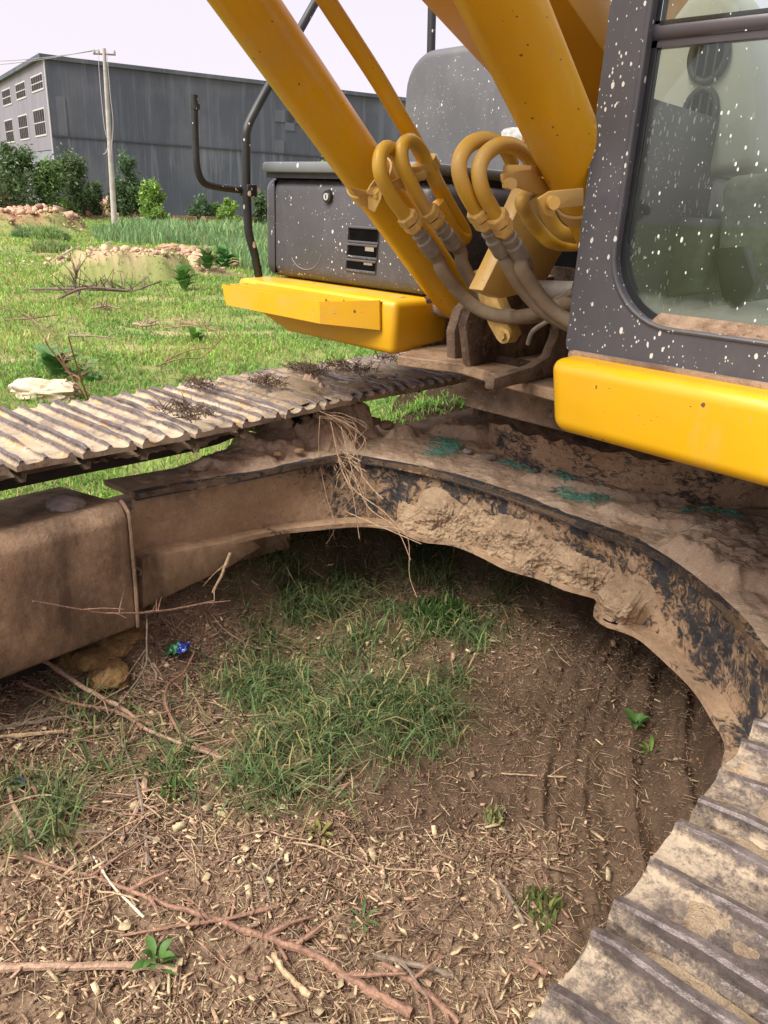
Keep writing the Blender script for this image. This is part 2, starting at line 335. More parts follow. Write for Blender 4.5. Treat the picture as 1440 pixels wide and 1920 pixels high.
# masks shared by the ground colour and the scatter
def gpx(x, y):
    P = np.stack([x-SX, y-SY, -CAM_POS[2]+np.zeros_like(x)], -1); X, Y, Z = P@RGT, P@UPV, P@FWD; Z = np.where(Z < .05, .05, Z)
    a, b = FOC*X/Z, -FOC*Y/Z; c, q = math.cos(_r), math.sin(_r); return 720+a*c-b*q, 960+a*q+b*c
G1, G2, G3, G4, G5 = pxy(620, 1310), pxy(560, 1450), pxy(40, 1530), pxy(500, 1130), pxy(800, 1130)
def near_grass(x, y):
    m = np.maximum.reduce([blob(x, y, *G1, .40, .55, .3, 1, .5), blob(x, y, *G2, .22, .2, 0, 2, .5), 0.8*blob(x, y, *G3, .16, .13, 0, 3), blob(x, y, *G4, .45, .25, .9, 4), 0.75*blob(x, y, *G5, .5, .38, .4, 5),
                           blob(x, y, *pxy(470, 1085), .30, .22, .6, 14), .9*blob(x, y, *pxy(640, 1070), .42, .22, .5, 15), 0.6*blob(x, y, *pxy(200, 1390), .28, .12, 0, 6), 0.35*blob(x, y, *pxy(430, 1480), .16, .1, 0, 7)])
    return np.clip(m, 0, 1)
def far_grass(x, y):      # 1 where the field is green, low on the sandy and brushy patches
    d = np.hypot(x-SX, y-SY); m = sstep(2.3, 3.0, d)*sstep(-1.25, -1.75, x-0.05*y)
    m = np.maximum(m, sstep(4.0, 5.0, d)*sstep(-0.2, -1.2, x))
    for i, (px, py, rx, ry, hh) in enumerate(MOUNDS):
        cx_, cy_ = pxy(px, py); a = math.atan2(cy_-SY, cx_-SX)+math.pi/2; m = m*(1-0.93*blob(x, y, cx_, cy_, rx, ry, a, 40+i, .3))
    for (px, py, rx, ry, k) in [(420, 630, .9, .28, .75), (40, 680, .7, .35, .7), (230, 700, .5, .25, .3), (150, 600, 1.6, .3, .35), (90, 560, 2, .5, .4), (330, 655, .8, .25, .5), (240, 480, 3.5, 1.2, .55)]:
        cx_, cy_ = pxy(px, py); a = math.atan2(cy_-SY, cx_-SX)+math.pi/2; m = m*(1-k*blob(x, y, cx_, cy_, rx, ry, a, int(px), .4))
    return m
def build_ground():
    a0 = math.pi/2+R_(YAW); fan = R_(54)
    ang = np.concatenate([np.linspace(-math.pi, -fan, 50, endpoint=False), np.linspace(-fan, fan, 520, endpoint=False), np.linspace(fan, math.pi, 50, endpoint=False)])+a0
    rad = [0.0, .05]
    while rad[-1] < 420: rad.append(rad[-1]*(1.0085 if rad[-1] < 14 else 1.02)+.0008)
    rad = np.array(rad); A, Rr = np.meshgrid(ang, rad)
    x = SX+Rr*np.cos(A); y = SY+Rr*np.sin(A); x, y = x.ravel(), y.ravel(); z = groundz(x, y)
    gpx_, gpy_ = gpx(x, y)
    # real soil / litter / sand / turf colours
    d = np.hypot(x-SX, y-SY); n1 = fbm(x*1.7, y*1.7, s=70, o=4)[:, None]; n2 = fbm(x*14, y*14, s=71, o=4, g=.65)[:, None]; n3 = fbm(x*60, y*60, s=72, o=3, g=.7)[:, None]
    soil = np.array([.11, .073, .047]); litter = np.array([.26, .18, .12]); sand = np.array([.42, .31, .19]); turf = np.array([.20, .22, .075]); red = np.array([.36, .20, .13])
    c = litter[None]*np.ones((len(x), 1))
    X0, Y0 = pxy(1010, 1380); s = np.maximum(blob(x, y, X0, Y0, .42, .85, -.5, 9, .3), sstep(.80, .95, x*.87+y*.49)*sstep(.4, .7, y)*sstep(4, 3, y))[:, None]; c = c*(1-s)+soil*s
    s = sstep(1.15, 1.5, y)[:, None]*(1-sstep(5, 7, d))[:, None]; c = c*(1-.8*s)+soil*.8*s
    X0, Y0 = pxy(110, 1480); s = blob(x, y, X0, Y0, .09, .06, 0, 19, .3)[:, None]; c = c*(1-s)+sand*s
    s = (near_grass(x, y)*.6)[:, None]; c = c*(1-s)+np.array([.10, .085, .04])*s
    f = sstep(2.6, 3.4, d)[:, None]*sstep(-1.1, -1.6, x-0.05*y)[:, None]; g = far_grass(x, y)[:, None]
    rd = sstep(18, 28, d)[:, None]; bare = (sand*.95*(1-rd)+red*rd)
    c = c*(1-f)+(bare*(1-g)+turf*g)*f
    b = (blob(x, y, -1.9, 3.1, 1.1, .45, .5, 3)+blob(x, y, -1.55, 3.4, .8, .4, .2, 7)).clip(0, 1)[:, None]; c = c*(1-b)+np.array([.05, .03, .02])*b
    c = c*(1+.25*n1+.30*n2+.28*n3); c = np.clip(c, .008, .9)
    n = NT('soil', 0.95, 0, 0.15); at = n.node('ShaderNodeAttribute', attribute_name='tint')
    k = n.mix(n.rng(n.noise(130, 5, .7), .3, .7), (.68, .66, .64), (1.3, 1.3, 1.3)); k = n.mix(n.rng(n.noise(420, 2), .62, .72), k, (1.7, 1.6, 1.4)); n.col(n.mul(at.outputs['Color'], k))
    n.bump(n.math('ADD', n.noise(110, 6, .75), n.math('MULTIPLY', n.noise(30, 3), 1.2)), .7, .012)
    F = gridF(len(rad), len(ang), wrap=True)
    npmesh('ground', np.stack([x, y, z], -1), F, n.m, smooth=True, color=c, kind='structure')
build_ground()

# ================================================================== EXCAVATOR
EX = empty('excavator', (0, 2.5, 0)); tag(EX, 'yellow crawler excavator with mud-caked tracks, dark cab and grey tool box', 'excavator')
def E(o, parent=None):      # parts are written in world metres; hang them under the machine without moving them
    p = parent or EX; o.parent = p
    def w(q):
        v = Vector((0, 0, 0))
        while q is not None: v = v+q.location; q = q.parent
        return v
    o.location = o.location-w(p); return o
def part(mb, name, m, parent=None, **kw): return E(mb.build(name, m, None, **kw), parent)

# ---- tracks
def shoe_mesh(name, m, seed, amp):
    T = []      # profile (y, z) along the top, then underside
    for k, yc in enumerate((0.0, 0.069, 0.138)):
        hk = (-.001, -.005, 0.0)[k]
        T += [(yc-.013, -.021), (yc-.0085, -.018), (yc-.0066, -.004+hk), (yc-.0038, 0.0+hk), (yc+.0038, 0.0+hk), (yc+.0066, -.004+hk), (yc+.0085, -.018), (yc+.013, -.021)]
        if k < 2: T += [(yc+.025, -.0225), (yc+.045, -.0225)]
    T = [(-.016, -.024)]+T+[(.154, -.024)]
    B = [(.154, -.038), (.08, -.038), (-.016, -.038)]
    P = np.array(T+B); n = len(P); nx = 26; xs = np.linspace(-.3, .3, nx)
    X = np.repeat(xs, n); Y = np.tile(P[:, 0], nx); Z = np.tile(P[:, 1], nx)
    topm = np.tile(np.arange(n) < len(T), nx)
    Z = Z+topm*amp*(fbm(X*9, Y*30, s=seed, o=3)*.005+(Z > -.012)*np.minimum(0, fbm(X*14, Y*9, s=seed+3, o=2))*.009)
    Z = Z-(Z > -.016)*(np.abs(X) > .299)*(Z+.021)*.3
    X = X+(np.abs(X) > .299)*fbm(Y*40, Z*0, s=seed+7, o=2)*.004
    V = [tuple(v) for v in np.stack([X, Y, Z], -1)]
    F = [(i*n+j, i*n+(j+1) % n, (i+1)*n+(j+1) % n, (i+1)*n+j) for i in range(nx-1) for j in range(n)]+[tuple(range(n))[::-1], tuple((nx-1)*n+k for k in range(n))]
    me = bpy.data.meshes.new(name); me.from_pydata(V, [], F)
    bm = bmesh.new(); bm.from_mesh(me); bmesh.ops.recalc_face_normals(bm, faces=bm.faces); bm.to_mesh(me); bm.free(); finish(me, m, 24); return me
def strand(xc, zf, m, y0, y1, phase):
    """one crawler belt: chain mesh plus every shoe"""
    zb = 0.0; yi, yr = y0-.05, y1+.05
    pts = []      # (y, z, angle)
    y = y0+phase
    while y < y1:
        z = zf(y); a = math.atan2(zf(y+.19)-z, .19); pts.append((y, z, a)); y += .19*math.cos(a)
    zf0, zf1 = zf(y0), zf(y1)
    for (yc, zt, s) in ((y0+phase, zf0, -1), (y, zf1, 1)):      # wraps round idler and sprocket
        r = (zt-zb)/2; n = int(math.pi*r/.19)
        for k in range(n):
            if s > 0: th = math.pi/2-(k)*.19/r; pts.append((yc+r*math.cos(th), zb+r+r*math.sin(th), th-math.pi/2-.19/r/2))
            else: th = math.pi/2+(k+1)*.19/r; pts.append((yc+r*math.cos(th), zb+r+r*math.sin(th), th-math.pi/2-.19/r/2))
    yb = y0+phase
    while yb < y1: pts.append((yb+.19, zb, math.pi)); yb += .19
    ch = MB()
    for s in (-.10, .10):
        P = [(yy, zf(yy)-.036) for yy in np.linspace(y0, y1, 50)]; Q = [(yy, zf(yy)-.105) for yy in np.linspace(y0, y1, 50)]
        vs = []
        for xo in (s-.028, s+.028): vs += [(xc+xo, a, b) for a, b in P]+[(xc+xo, a, b) for a, b in Q]
        f = []
        for i in range(49): f += [(i, i+1, 51+i, 50+i), (100+i, 150+i, 151+i, 101+i), (50+i, 51+i, 151+i, 150+i), (i, 100+i, 101+i, i+1)]
        ch.add(vs, f); ch.box(xc+s-.028, xc+s+.028, y0, y1, .046, .12)
    tr = part(ch, 'track', M['chain'])
    wl = empty('x'); bpy.data.objects.remove(wl)
    for k, (yy, zz, a) in enumerate(pts):
        me = VAR[m][(k*7+3) % len(VAR[m])]; o = bpy.data.objects.new('track_shoe', me); link(o); o.location = (xc, yy, zz); o.rotation_euler = (a, 0, 0)
        o.location = Vector(o.location)-EX.location; o.parent = tr
        tr_shoes.append(o)
    return tr
VAR = {'near': [shoe_mesh('track_shoe', M['shoe'], s, 1.0) for s in (1, 2, 3)], 'far': [shoe_mesh('track_shoe', M['shoef'], s, 1.2) for s in (4, 5, 6)]}
tr_shoes = []
zfar = lambda y: 0.785+0.052*float(sstep(1.0, 1.42, y))-0.015*float(sstep(1.7, 3.2, y))-0.05*float(sstep(-.2, -.9, y))+.004*math.sin(y*5)
znear = lambda y: 0.93-0.05*float(sstep(0.1, -.6, y))-.01*float(sstep(.6, 2, y))
ycal = onx(189, 864, -.92).y       # a grouser of the far track stands here
strand(-1.22, zfar, 'far', -.62, 5.3, (ycal+.62-.0) % .19)
ycn = onz(1180, 1607, .93).y
strand(1.24, znear, 'near', -.62, 5.3, (ycn+.62) % .19)

# ---- undercarriage beams
def round_beam(x0, x1, y0, y1, z0, z1, name, m, bev=.035): return part(MB().box(x0, x1, y0, y1, z0, z1), name, m, bevel=bev, seg=3)
bx = MB().prism([(-.885, -.7, .205), (-.885, -.7, .590), (-.915, -.7, .632), (-1.32, -.7, .575), (-1.32, -.7, .205)], (0, 1.29, 0))
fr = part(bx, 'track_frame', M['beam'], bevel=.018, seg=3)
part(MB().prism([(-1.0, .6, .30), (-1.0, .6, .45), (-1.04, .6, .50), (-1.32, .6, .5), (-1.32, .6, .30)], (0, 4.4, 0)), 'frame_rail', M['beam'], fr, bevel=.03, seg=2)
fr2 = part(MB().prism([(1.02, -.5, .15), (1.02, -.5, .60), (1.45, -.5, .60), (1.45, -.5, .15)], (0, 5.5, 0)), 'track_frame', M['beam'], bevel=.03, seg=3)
# weld bead standing at the end of the frame box
part(MB().tube([(-.884, .588, .21), (-.883, .59, .35), (-.883, .590, .57), (-.90, .590, .612), (-.93, .59, .63)], .0065, 8, sm=5), 'weld_rib', M['beam'], fr)
for yy in np.arange(-.4, 5.2, .42):
    for xc in (-1.22, 1.24): part(MB().tube([(xc-.16, yy, .16), (xc+.16, yy, .16)], .085, 16), 'bottom_roller', M['chain'])
for xc in (-1.22, 1.24):
    part(MB().tube([(xc-.1, -.65, .44), (xc-.09, -.65, .44), (xc+.09, -.65, .44), (xc+.1, -.65, .44)], [.26, .34, .34, .26], 32), 'idler_wheel', M['chain'])
    part(MB().tube([(xc-.08, 5.35, .44), (xc-.07, 5.35, .44), (xc+.07, 5.35, .44), (xc+.08, 5.35, .44)], [.24, .33, .33, .24], 21), 'drive_sprocket', M['chain'])
    for yy in (1.45, 3.4): part(MB().tube([(xc-.15, yy, .66 if xc < 0 else .76), (xc+.15, yy, .66 if xc < 0 else .76)], .055, 16), 'carrier_roller', M['chain'])

# ---- car body (X frame): top plate, curved web, bottom flange
ZT, ZB = .62, .37
edge_px = [(255, 926), (330, 912), (450, 892), (560, 870), (640, 856), (720, 865), (820, 885), (950, 925), (1080, 975), (1200, 1020), (1270, 1062), (1330, 1110), (1385, 1165), (1420, 1215)]
edge = [onz(a, b, ZT) for a, b in edge_px]
edge = [Vector((p.x, p.y, ZT)) for p in edge]
edge += [Vector((.92, 1.02, ZT)), Vector((1.1, .98, ZT))]
sm, _ = catmull(edge, [0]*len(edge), 8); sm = [Vector((p.x, p.y, ZT)) for p in sm]
bot_px = [(262, 1075), (310, 1052), (450, 1014), (520, 999), (600, 990), (680, 984), (740, 992), (790, 1012), (850, 1020), (900, 1040), (950, 1065), (1010, 1082), (1060, 1103), (1108, 1116), (1120, 1124), (1113, 1150), (1135, 1170), (1165, 1180), (1200, 1196), (1250, 1240), (1300, 1290), (1335, 1345), (1360, 1392)]
bot = [onz(a, b, ZB) for a, b in bot_px]+[Vector((.80, 1.02, ZB)), Vector((.98, .9, ZB))]
bs, _ = catmull(bot, [0]*len(bot), 6)
def inset(path, d, z, jit=0):
    out = []
    for i, p in enumerate(path):
        t = (path[min(i+1, len(path)-1)]-path[max(i-1, 0)]); t.z = 0; t.normalize(); out.append(Vector((p.x-t.y*d, p.y+t.x*d, z)))
    return out
# top plate polygon, slightly wavy mud surface on it
back = [Vector(p) for p in [(1.1, 3.9, ZT), (.55, 3.2, ZT), (-.55, 3.2, ZT), (-.95, 4.0, ZT), (-1.05, 3.6, ZT), (-.79, 2.27, ZT), (-.92, 1.78, ZT), (-1.33, 1.98, ZT), (-1.36, 1.83, ZT), (-1.2, 1.32, ZT), (-1.12, .9, ZT), (-1.16, .66, ZT)]]
poly_top = sm+back
body = part(MB().prism([(p.x, p.y, ZT-.018) for p in poly_top], (0, 0, .018)), 'car_body', M['top'], smooth=30)
lip = MB()      # thicker dark edge of the top plate
li = inset(sm, .012, 0)
lip.add([(p.x, p.y, ZT+.001) for p in sm]+[(p.x, p.y, ZT-.024) for p in sm]+[(p.x, p.y, ZT-.024) for p in inset(sm, .03, 0)]+[(p.x, p.y, ZT+.001) for p in inset(sm, .03, 0)],
        [(k*len(sm)+i, k*len(sm)+i+1, ((k+1) % 4)*len(sm)+i+1, ((k+1) % 4)*len(sm)+i) for k in range(4) for i in range(len(sm)-1)])
part(lip, 'plate_lip', m_mudpaint('edge_paint', 0.25), body)
wt = inset(sm, .03, ZT-.01)
def resample(path, n):
    L = [0]
    for a, b in zip(path, path[1:]): L.append(L[-1]+(b-a).length)
    out = []; j = 0
    for k in range(n):
        s = L[-1]*k/(n-1)
        while j < len(L)-2 and L[j+1] < s: j += 1
        out.append(path[j].lerp(path[j+1], (s-L[j])/max(1e-9, L[j+1]-L[j])))
    return out
def match(path, ref):      # for every top point the nearest bottom point (keeps the web upright)
    out = []; j = 0
    for p in ref:
        while j < len(path)-1 and (path[j+1].xy-p.xy).length < (path[j].xy-p.xy).length: j += 1
        out.append(path[j])
    return out
wb_full = resample(inset(bs, .055, ZB), len(wt))
wtr = resample(wt, len(wt))
web = MB(); n = len(wtr); lv = 6
for k in range(lv+1):
    web.v += [tuple(wtr[i].lerp(wb_full[i], k/lv)) for i in range(n)]
web.f = [(k*n+i, k*n+i+1, (k+1)*n+i+1, (k+1)*n+i) for k in range(lv) for i in range(n-1)]
part(web, 'web_plate', M['web'], body, smooth=60)
fl = MB(); inn = [wb_full[i] for i in range(n)]; outr = resample(bs, n); inn2 = inset(inn, .12, ZB)
fl.add([(p.x, p.y, ZB+.009) for p in outr]+[(p.x, p.y, ZB-.009) for p in outr]+[(p.x, p.y, ZB-.009) for p in inn2]+[(p.x, p.y, ZB+.009) for p in inn2],
       [(k*n+i, k*n+i+1, ((k+1) % 4)*n+i+1, ((k+1) % 4)*n+i) for k in range(4) for i in range(n-1)])
part(fl, 'bottom_flange', m_mudpaint('flange_mud', .95, yellow=.1), body)
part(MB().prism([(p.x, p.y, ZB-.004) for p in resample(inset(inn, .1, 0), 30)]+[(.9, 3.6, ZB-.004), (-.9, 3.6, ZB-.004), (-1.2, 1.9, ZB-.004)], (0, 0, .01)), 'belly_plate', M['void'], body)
hp = onz(995, 1056, ZB+.012)
part(MB().tube([(hp.x, hp.y, ZB+.008), (hp.x, hp.y, ZB+.013)], [.034, .034], 20), 'drain_hole', M['void'], body)  # flat disc, its black stands in for the shade inside the hole
part(MB().tube([(hp.x+.034*math.cos(a), hp.y+.034*math.sin(a), ZB+.013) for a in np.linspace(0, 2*math.pi, 25)], .005, 6, caps=False), 'hole_rim', M['mud'], body)
# lower step of the left leg
st = [onz(a, b, .30) for a, b in [(310, 1058), (400, 1042), (480, 1025), (560, 1004)]]
part(MB().add([tuple(p) for p in inset(st, .05, .37)]+[tuple(p) for p in inset(st, .07, .22)], [(i, i+1, 5+i, 4+i) for i in range(3)]), 'lower_web', M['beam'], body)

part(MB().prism([onx(a, b, -.925) for a, b in [(268, 1142), (345, 1104), (430, 1064), (490, 1026), (470, 1008), (300, 1040), (268, 1050)]], (-.3, 0, 0)), 'lower_beam', M['beam'], body, bevel=.006)
# ---- swing ring
RC = Vector((-.10, 2.50, 0)); RR = .64
def cyl(r0, r1, z0, z1, n=72): return MB().tube([(RC.x, RC.y, z0), (RC.x, RC.y, z1)], [r0, r1], n)
ringo = part(cyl(RR+.03, RR, ZT-.01, .86), 'swing_ring', M['ring'], smooth=50)
part(cyl(RR-.05, RR-.05, .86, .97), 'ring_gear', M['grease'], ringo, smooth=50)
part(MB().prism([(-.29, 1.44, .925), (.9, 1.40, .925), (.9, 3.4, .925), (-.29, 3.4, .925)], (0, 0, .12)), 'under_deck_box', M['lug'], ringo, bevel=.008)
part(MB().tube([(-.34, 1.62, .93), (-.28, 1.62, .93)], .05, 20), 'grease_port', M['chain'], ringo)
# mud packed under the collar
th = np.linspace(-1.80, -.1, 260); ph = np.linspace(0, 2*math.pi, 14, endpoint=False)
T, Pp = np.meshgrid(th, ph, indexing='ij'); nz = fbm(T*6, Pp*.5, s=5, o=4, g=.6); rr = .030*(1+.75*nz)+.012*fbm(T*22, np.cos(Pp), s=15, o=3)
Rm = RR+.285+rr*np.cos(Pp)*2.4; Zm = .893+rr*np.sin(Pp)*1.35+.014*nz
V = np.stack([RC.x+Rm*np.cos(T), RC.y+Rm*np.sin(T), Zm], -1).reshape(-1, 3)
E(npmesh('packed_mud', V, gridF(260, 14, True), M['grease'], smooth=True, kind='stuff'), ringo)

# ---- upper structure deck and front brackets
UP = empty('upper_frame', (0, 2.5, 1.05)); E(UP)
dk = [onz(a, b, 1.075) for a, b in [(745, 668), (865, 683), (940, 706), (1060, 737)]]
front = [(p.x, p.y) for p in dk]
part(MB().prism([(x, y, 1.045) for x, y in front]+[(.5, 1.22, 1.045), (1.3, 1.22, 1.045), (1.3, 4.4, 1.045), (-1.3, 4.4, 1.045), (-1.3, 1.9, 1.045), (-.7, 1.9, 1.045)], (0, 0, .032)), 'deck_plate', M['deck'], UP, bevel=.004, seg=1)
def lug(x, w, pts, name='cylinder_lug', m='lug'): return part(MB().prism([(x-w/2, y, z) for y, z in pts], (w, 0, 0)), name, M[m], UP, bevel=.006, seg=2)
LP = [(1.47, 1.075), (1.455, 1.16), (1.48, 1.225), (1.54, 1.26), (1.62, 1.25), (1.74, 1.1), (1.76, 1.075)]
lug(-.515, .026, LP); lug(-.325, .034, [(y-.07, z) for y, z in LP]); lug(.16, .03, LP); lug(.33, .03, LP)
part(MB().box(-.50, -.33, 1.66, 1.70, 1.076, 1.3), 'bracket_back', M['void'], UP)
part(MB().tube([(-.54, 1.54, 1.205), (-.29, 1.54, 1.205)], .032, 18), 'foot_pin', M['deck'], UP)
# big curved gusset and pin arm right of the lugs
part(MB().box(-.31, .33, 1.46, 1.47, 1.076, 1.10).box(-.30, .0, 1.75, 1.78, 1.076, 1.35), 'rib_plate', M['grease'], UP)
part(MB().prism([(-.235, 1.34, 1.076), (-.235, 1.30, 1.20), (-.235, 1.33, 1.27), (-.235, 1.8, 1.33), (-.235, 1.9, 1.076)], (.03, 0, 0)), 'boom_bracket', M['lug'], UP, bevel=.006)
arc = [onx(a, b, .02) for a, b in [(905, 600), (975, 600), (985, 640), (1000, 655), (1062, 668), (1062, 676)]]
part(MB().prism([(.0, 1.42, 1.30), (.0, 1.41, 1.19), (.0, 1.38, 1.14), (.0, 1.30, 1.12), (.0, 1.12, 1.11), (.0, 1.12, 1.078), (.0, 1.9, 1.078), (.0, 1.9, 1.30)], (.03, 0, 0)), 'boom_bracket', M['lug'], UP, bevel=.006)
pa = [ony(a, b, 1.27) for a, b in [(878, 512), (905, 500), (948, 596), (961, 628), (950, 645), (932, 640), (915, 610)]]
arm = part(MB().prism(pa, (0, .05, 0)), 'pin_arm', M['fit'], UP, bevel=.006)
pc = ony(951, 629, 1.262)
part(MB().tube([pc+Vector((0, .0, 0)), pc+Vector((0, -.018, 0))], .020, 20), 'pin_cap', M['fit'], arm)
part(MB().tube([pc+Vector((0, -.015, 0)), pc+Vector((0, -.030, 0))], .011, 6), 'bolt', M['fit'], arm)
# near-black filler panels, painting the shade behind the boom foot
part(MB().box(-.46, .30, 2.05, 2.1, 1.08, 1.75).box(-.46, -.30, 1.62, 2.05, 1.08, 1.28), 'shade_bulkhead', M['void'], UP)
part(MB().tube([onx(985, 545, -.02), onx(1075, 548, .1)], .028, 14).tube([onx(1000, 590, -.1), onx(1080, 545, .2)], .012, 10), 'cross_pipe', M['ferr'], UP)
part(MB().tube([onx(990, 645, .05), onx(1000, 620, .07), onx(1035, 598, .12)], .006, 8, sm=6), 'thin_cable', M['ferr'], UP)

# ---- yellow step body and tool box
body_pts = [(1.40, 1.075), (1.36, 1.065), (1.33, 1.10), (1.33, 1.222), (1.40, 1.228), (2.3, 1.228), (2.3, 1.075)]
sb = MB()
xr, xl = -.50, -1.30
sb.add([(xr, 1.33, 1.062), (xr, 1.60, 1.075), (xr, 1.60, 1.232), (xr, 1.33, 1.232), (-1.0, 1.31, 1.075), (xl, 1.33, 1.16), (xl, 1.9, 1.16), (xl, 1.9, 1.232), (xl, 1.33, 1.232), (-1.0, 1.9, 1.075)],
       [(0, 4, 5, 8, 3), (0, 3, 2, 1), (3, 8, 7, 2), (4, 9, 6, 5), (0, 1, 9, 4), (5, 6, 7, 8), (1, 2, 7, 6, 9)])
step = part(sb, 'step_body', M['yellow'], UP, bevel=.022, seg=3)
p0, p1, p2, p3, p4, p5 = [ony(a, b, v) for a, b, v in [(418, 534, 1.20), (599, 566, 1.20), (711, 563, 1.318), (712, 619, 1.318), (600, 607, 1.20), (426, 572, 1.20)]]
def thick(pts, d): return MB().prism(pts, d)
part(thick([p0, p1, p4, p5], (0, .006, 0)), 'step_front_plate', M['yellow'], UP)
part(thick([p1, p2, p3, p4], (.0, .006, .0)), 'step_side_plate', M['yellow'], UP)
zt = p0.z
treads = MB().add([(p0.x, 1.205, zt-.010), (p1.x, 1.205, p1.z-.010), (p2.x, 1.32, p2.z-.006), (p2.x, 1.45, 1.236), (-1.34, 1.45, 1.236), (p0.x-.02, 1.33, zt-.008)], [(0, 1, 2, 3, 4, 5)])
tp = part(treads, 'step_plate', M['dusty'], UP)
for k in range(5):
    yk = 1.225+k*.034
    part(MB().box(p0.x+.01+k*.006, p1.x+k*.045, yk, yk+.008, 1.212, 1.2225), 'tread_rib', M['yellow'], tp)
part(thick([p0, p5, Vector((p5.x-.0, 1.40, p5.z+.01)), Vector((p0.x-.02, 1.42, p0.z))], (-.006, 0, 0)), 'step_end_plate', M['yellow'], UP)

TBx0, TBx1, TBy, TBz0, TBz1 = -1.335, -.505, 1.485, 1.236, 1.585
tb = part(MB().box(TBx0, TBx1, TBy, 2.15, TBz0, TBz1), 'tool_box', M['box'], UP, bevel=.045, seg=5, smooth=50)
part(MB().box(-1.30, -.52, 1.455, 2.3, 1.600, 1.636), 'tool_box_lid', m_darkpaint('lid_paint', (0.12, 0.13, 0.135), .2, .4, (40, 40, 30)), UP, bevel=.010, seg=2)
part(MB().box(-1.29, -.53, 1.47, 2.3, 1.583, 1.602), 'lid_seal', M['rubber'], UP)
part(MB().box(-1.262, -1.258, 1.4835, 1.50, 1.25, 1.575), 'door_seam', M['void'], tb)
lk = ony(616, 369, 1.484)
lo = part(MB().tube([(lk.x, 1.474, lk.z), (lk.x, 1.488, lk.z)], [.020, .024], 24), 'door_lock', M['rubber'], tb)
part(MB().tube([(lk.x, 1.470, lk.z), (lk.x, 1.476, lk.z)], .012, 20), 'key_plug', m_flat('chrome', (.75, .74, .72), .3, .8), lo)
part(MB().box(lk.x-.0015, lk.x+.0015, 1.4690, 1.4702, lk.z-.006, lk.z+.006), 'key_slot', M['void'], lo)
for k, (a, b, c_, d_) in enumerate([(656, 427, 708, 457), (654, 459, 706, 486), (652, 488, 703, 512)]):
    q0, q1 = ony(a, b, 1.484), ony(c_, d_, 1.484); w0, w1, z1_, z0_ = q0.x, q1.x, q0.z, q1.z+.003
    v = part(MB().box(w0, w1, 1.4825, 1.4855, z0_, z1_), 'vent_slot', M['void'], tb)  # solid slab, the shade inside the slot is only its black colour
    part(MB().tube([(w0-.006, 1.483, z1_+.003), (w1+.004, 1.483, z1_+.003), (w1+.004, 1.483, z0_-.003), (w0-.006, 1.483, z0_-.003), (w0-.006, 1.483, z1_+.003)], .0045, 6), 'slot_rim', M['box'], v)
    if k: part(MB().box((w0+w1)/2+.014, w1-.012, 1.4812, 1.4822, z0_+.020, z0_+.034), 'slot_filler', M['ferr'], v)
# worn round scuff pressed in the door
sc_ = ony(572, 468, 1.484)
part(MB().tube([(sc_.x+.085*math.cos(a), 1.4855, sc_.z+.07*math.sin(a)) for a in np.linspace(math.pi*1.15, math.pi*1.95, 20)], .0022, 6), 'worn_ring', m_flat('scuff', (.14, .135, .14), .6), tb)
# ---- hood behind
hd = MB(); pr = []
for a in np.linspace(math.pi, math.pi/2, 9): pr.append((-1.33+.15+.15*math.cos(a), 1.96+.15*math.sin(a)))
hz = [(x, z) for x, z in pr]
poly = [(x, 2.25, z) for x, z in ([(-1.34, 1.60)]+hz+[(-.45, 2.13), (-.40, 1.9), (-.40, 1.60)])]
hd.prism(poly, (0, 1.6, 0)); part(hd, 'engine_hood', M['hood'], UP, bevel=.035, seg=4, smooth=50)
rs = ony(965, 257, 2.20)
part(MB().add([(rs.x+.08*math.cos(a)*(1+.35*math.sin(3*a)), 2.2480, rs.z-.005+.06*math.sin(a)*(1+.3*math.cos(2*a))) for a in np.linspace(0, 2*math.pi, 30, endpoint=False)], [tuple(range(30))]), 'bare_patch', m_flat('bare_grey', (.5, .5, .49), .7, sc=30, amp=.5), UP)
part(MB().tube([(rs.x+.02, 2.238, rs.z), (rs.x+.02, 2.249, rs.z)], .014, 12), 'rusty_bolt', m_flat('rust', (.25, .1, .04), .9, sc=60), UP)
part(MB().box(-1.28, -.34, 2.14, 2.5, 1.236, 1.60), 'fuel_tank', M['box'], UP, bevel=.03, seg=3)
part(MB().box(-1.3, 1.3, 3.8, 4.9, 1.08, 2.0), 'counterweight', M['yellow'], UP, bevel=.08, seg=4)

# ---- handrails and mirror arm
def hr(pts, r, name, par=UP, m='black', sm=8): return part(MB().tube([onx(a, b, x) for a, b, x in pts], r, 14, sm=sm), name, M[m], par)
h1 = hr([(487, 530, -1.30), (478, 480, -1.30), (467, 440, -1.30), (464, 400, -1.30), (462, 340, -1.30), (462, 270, -1.30), (464, 240, -1.30), (480, 205, -1.30), (510, 150, -1.30), (560, 60, -1.30), (610, -30, -1.30), (680, -160, -1.30)], .0155, 'handrail')
ar = hr([(475, 357, -1.318), (440, 355, -1.318), (400, 349, -1.318), (380, 340, -1.318), (370, 315, -1.318), (367, 280, -1.318), (365, 220, -1.318), (364, 178, -1.318)], .0125, 'mirror_arm', h1)
q = onx(366, 200, -1.318); part(MB().tube([q+Vector((0, 0, -.008)), q+Vector((0, 0, .008))], .0165, 14), 'arm_collar', M['black'], h1)
q = onx(466, 357, -1.305); part(MB().box(q.x-.03, q.x+.025, q.y-.022, q.y+.022, q.z-.021, q.z+.021), 'rail_clamp', M['black'], h1, bevel=.006)
q = onx(482, 356, -1.30); part(MB().tube([q, q+Vector((.02, -.012, 0))], .007, 8), 'clamp_bolt', M['ferr'], h1)
part(MB().tube([ony(808, 105, 3.0), ony(809, 60, 3.0), ony(812, -60, 3.0)], .022, 12), 'rear_handrail', M['black'], UP)

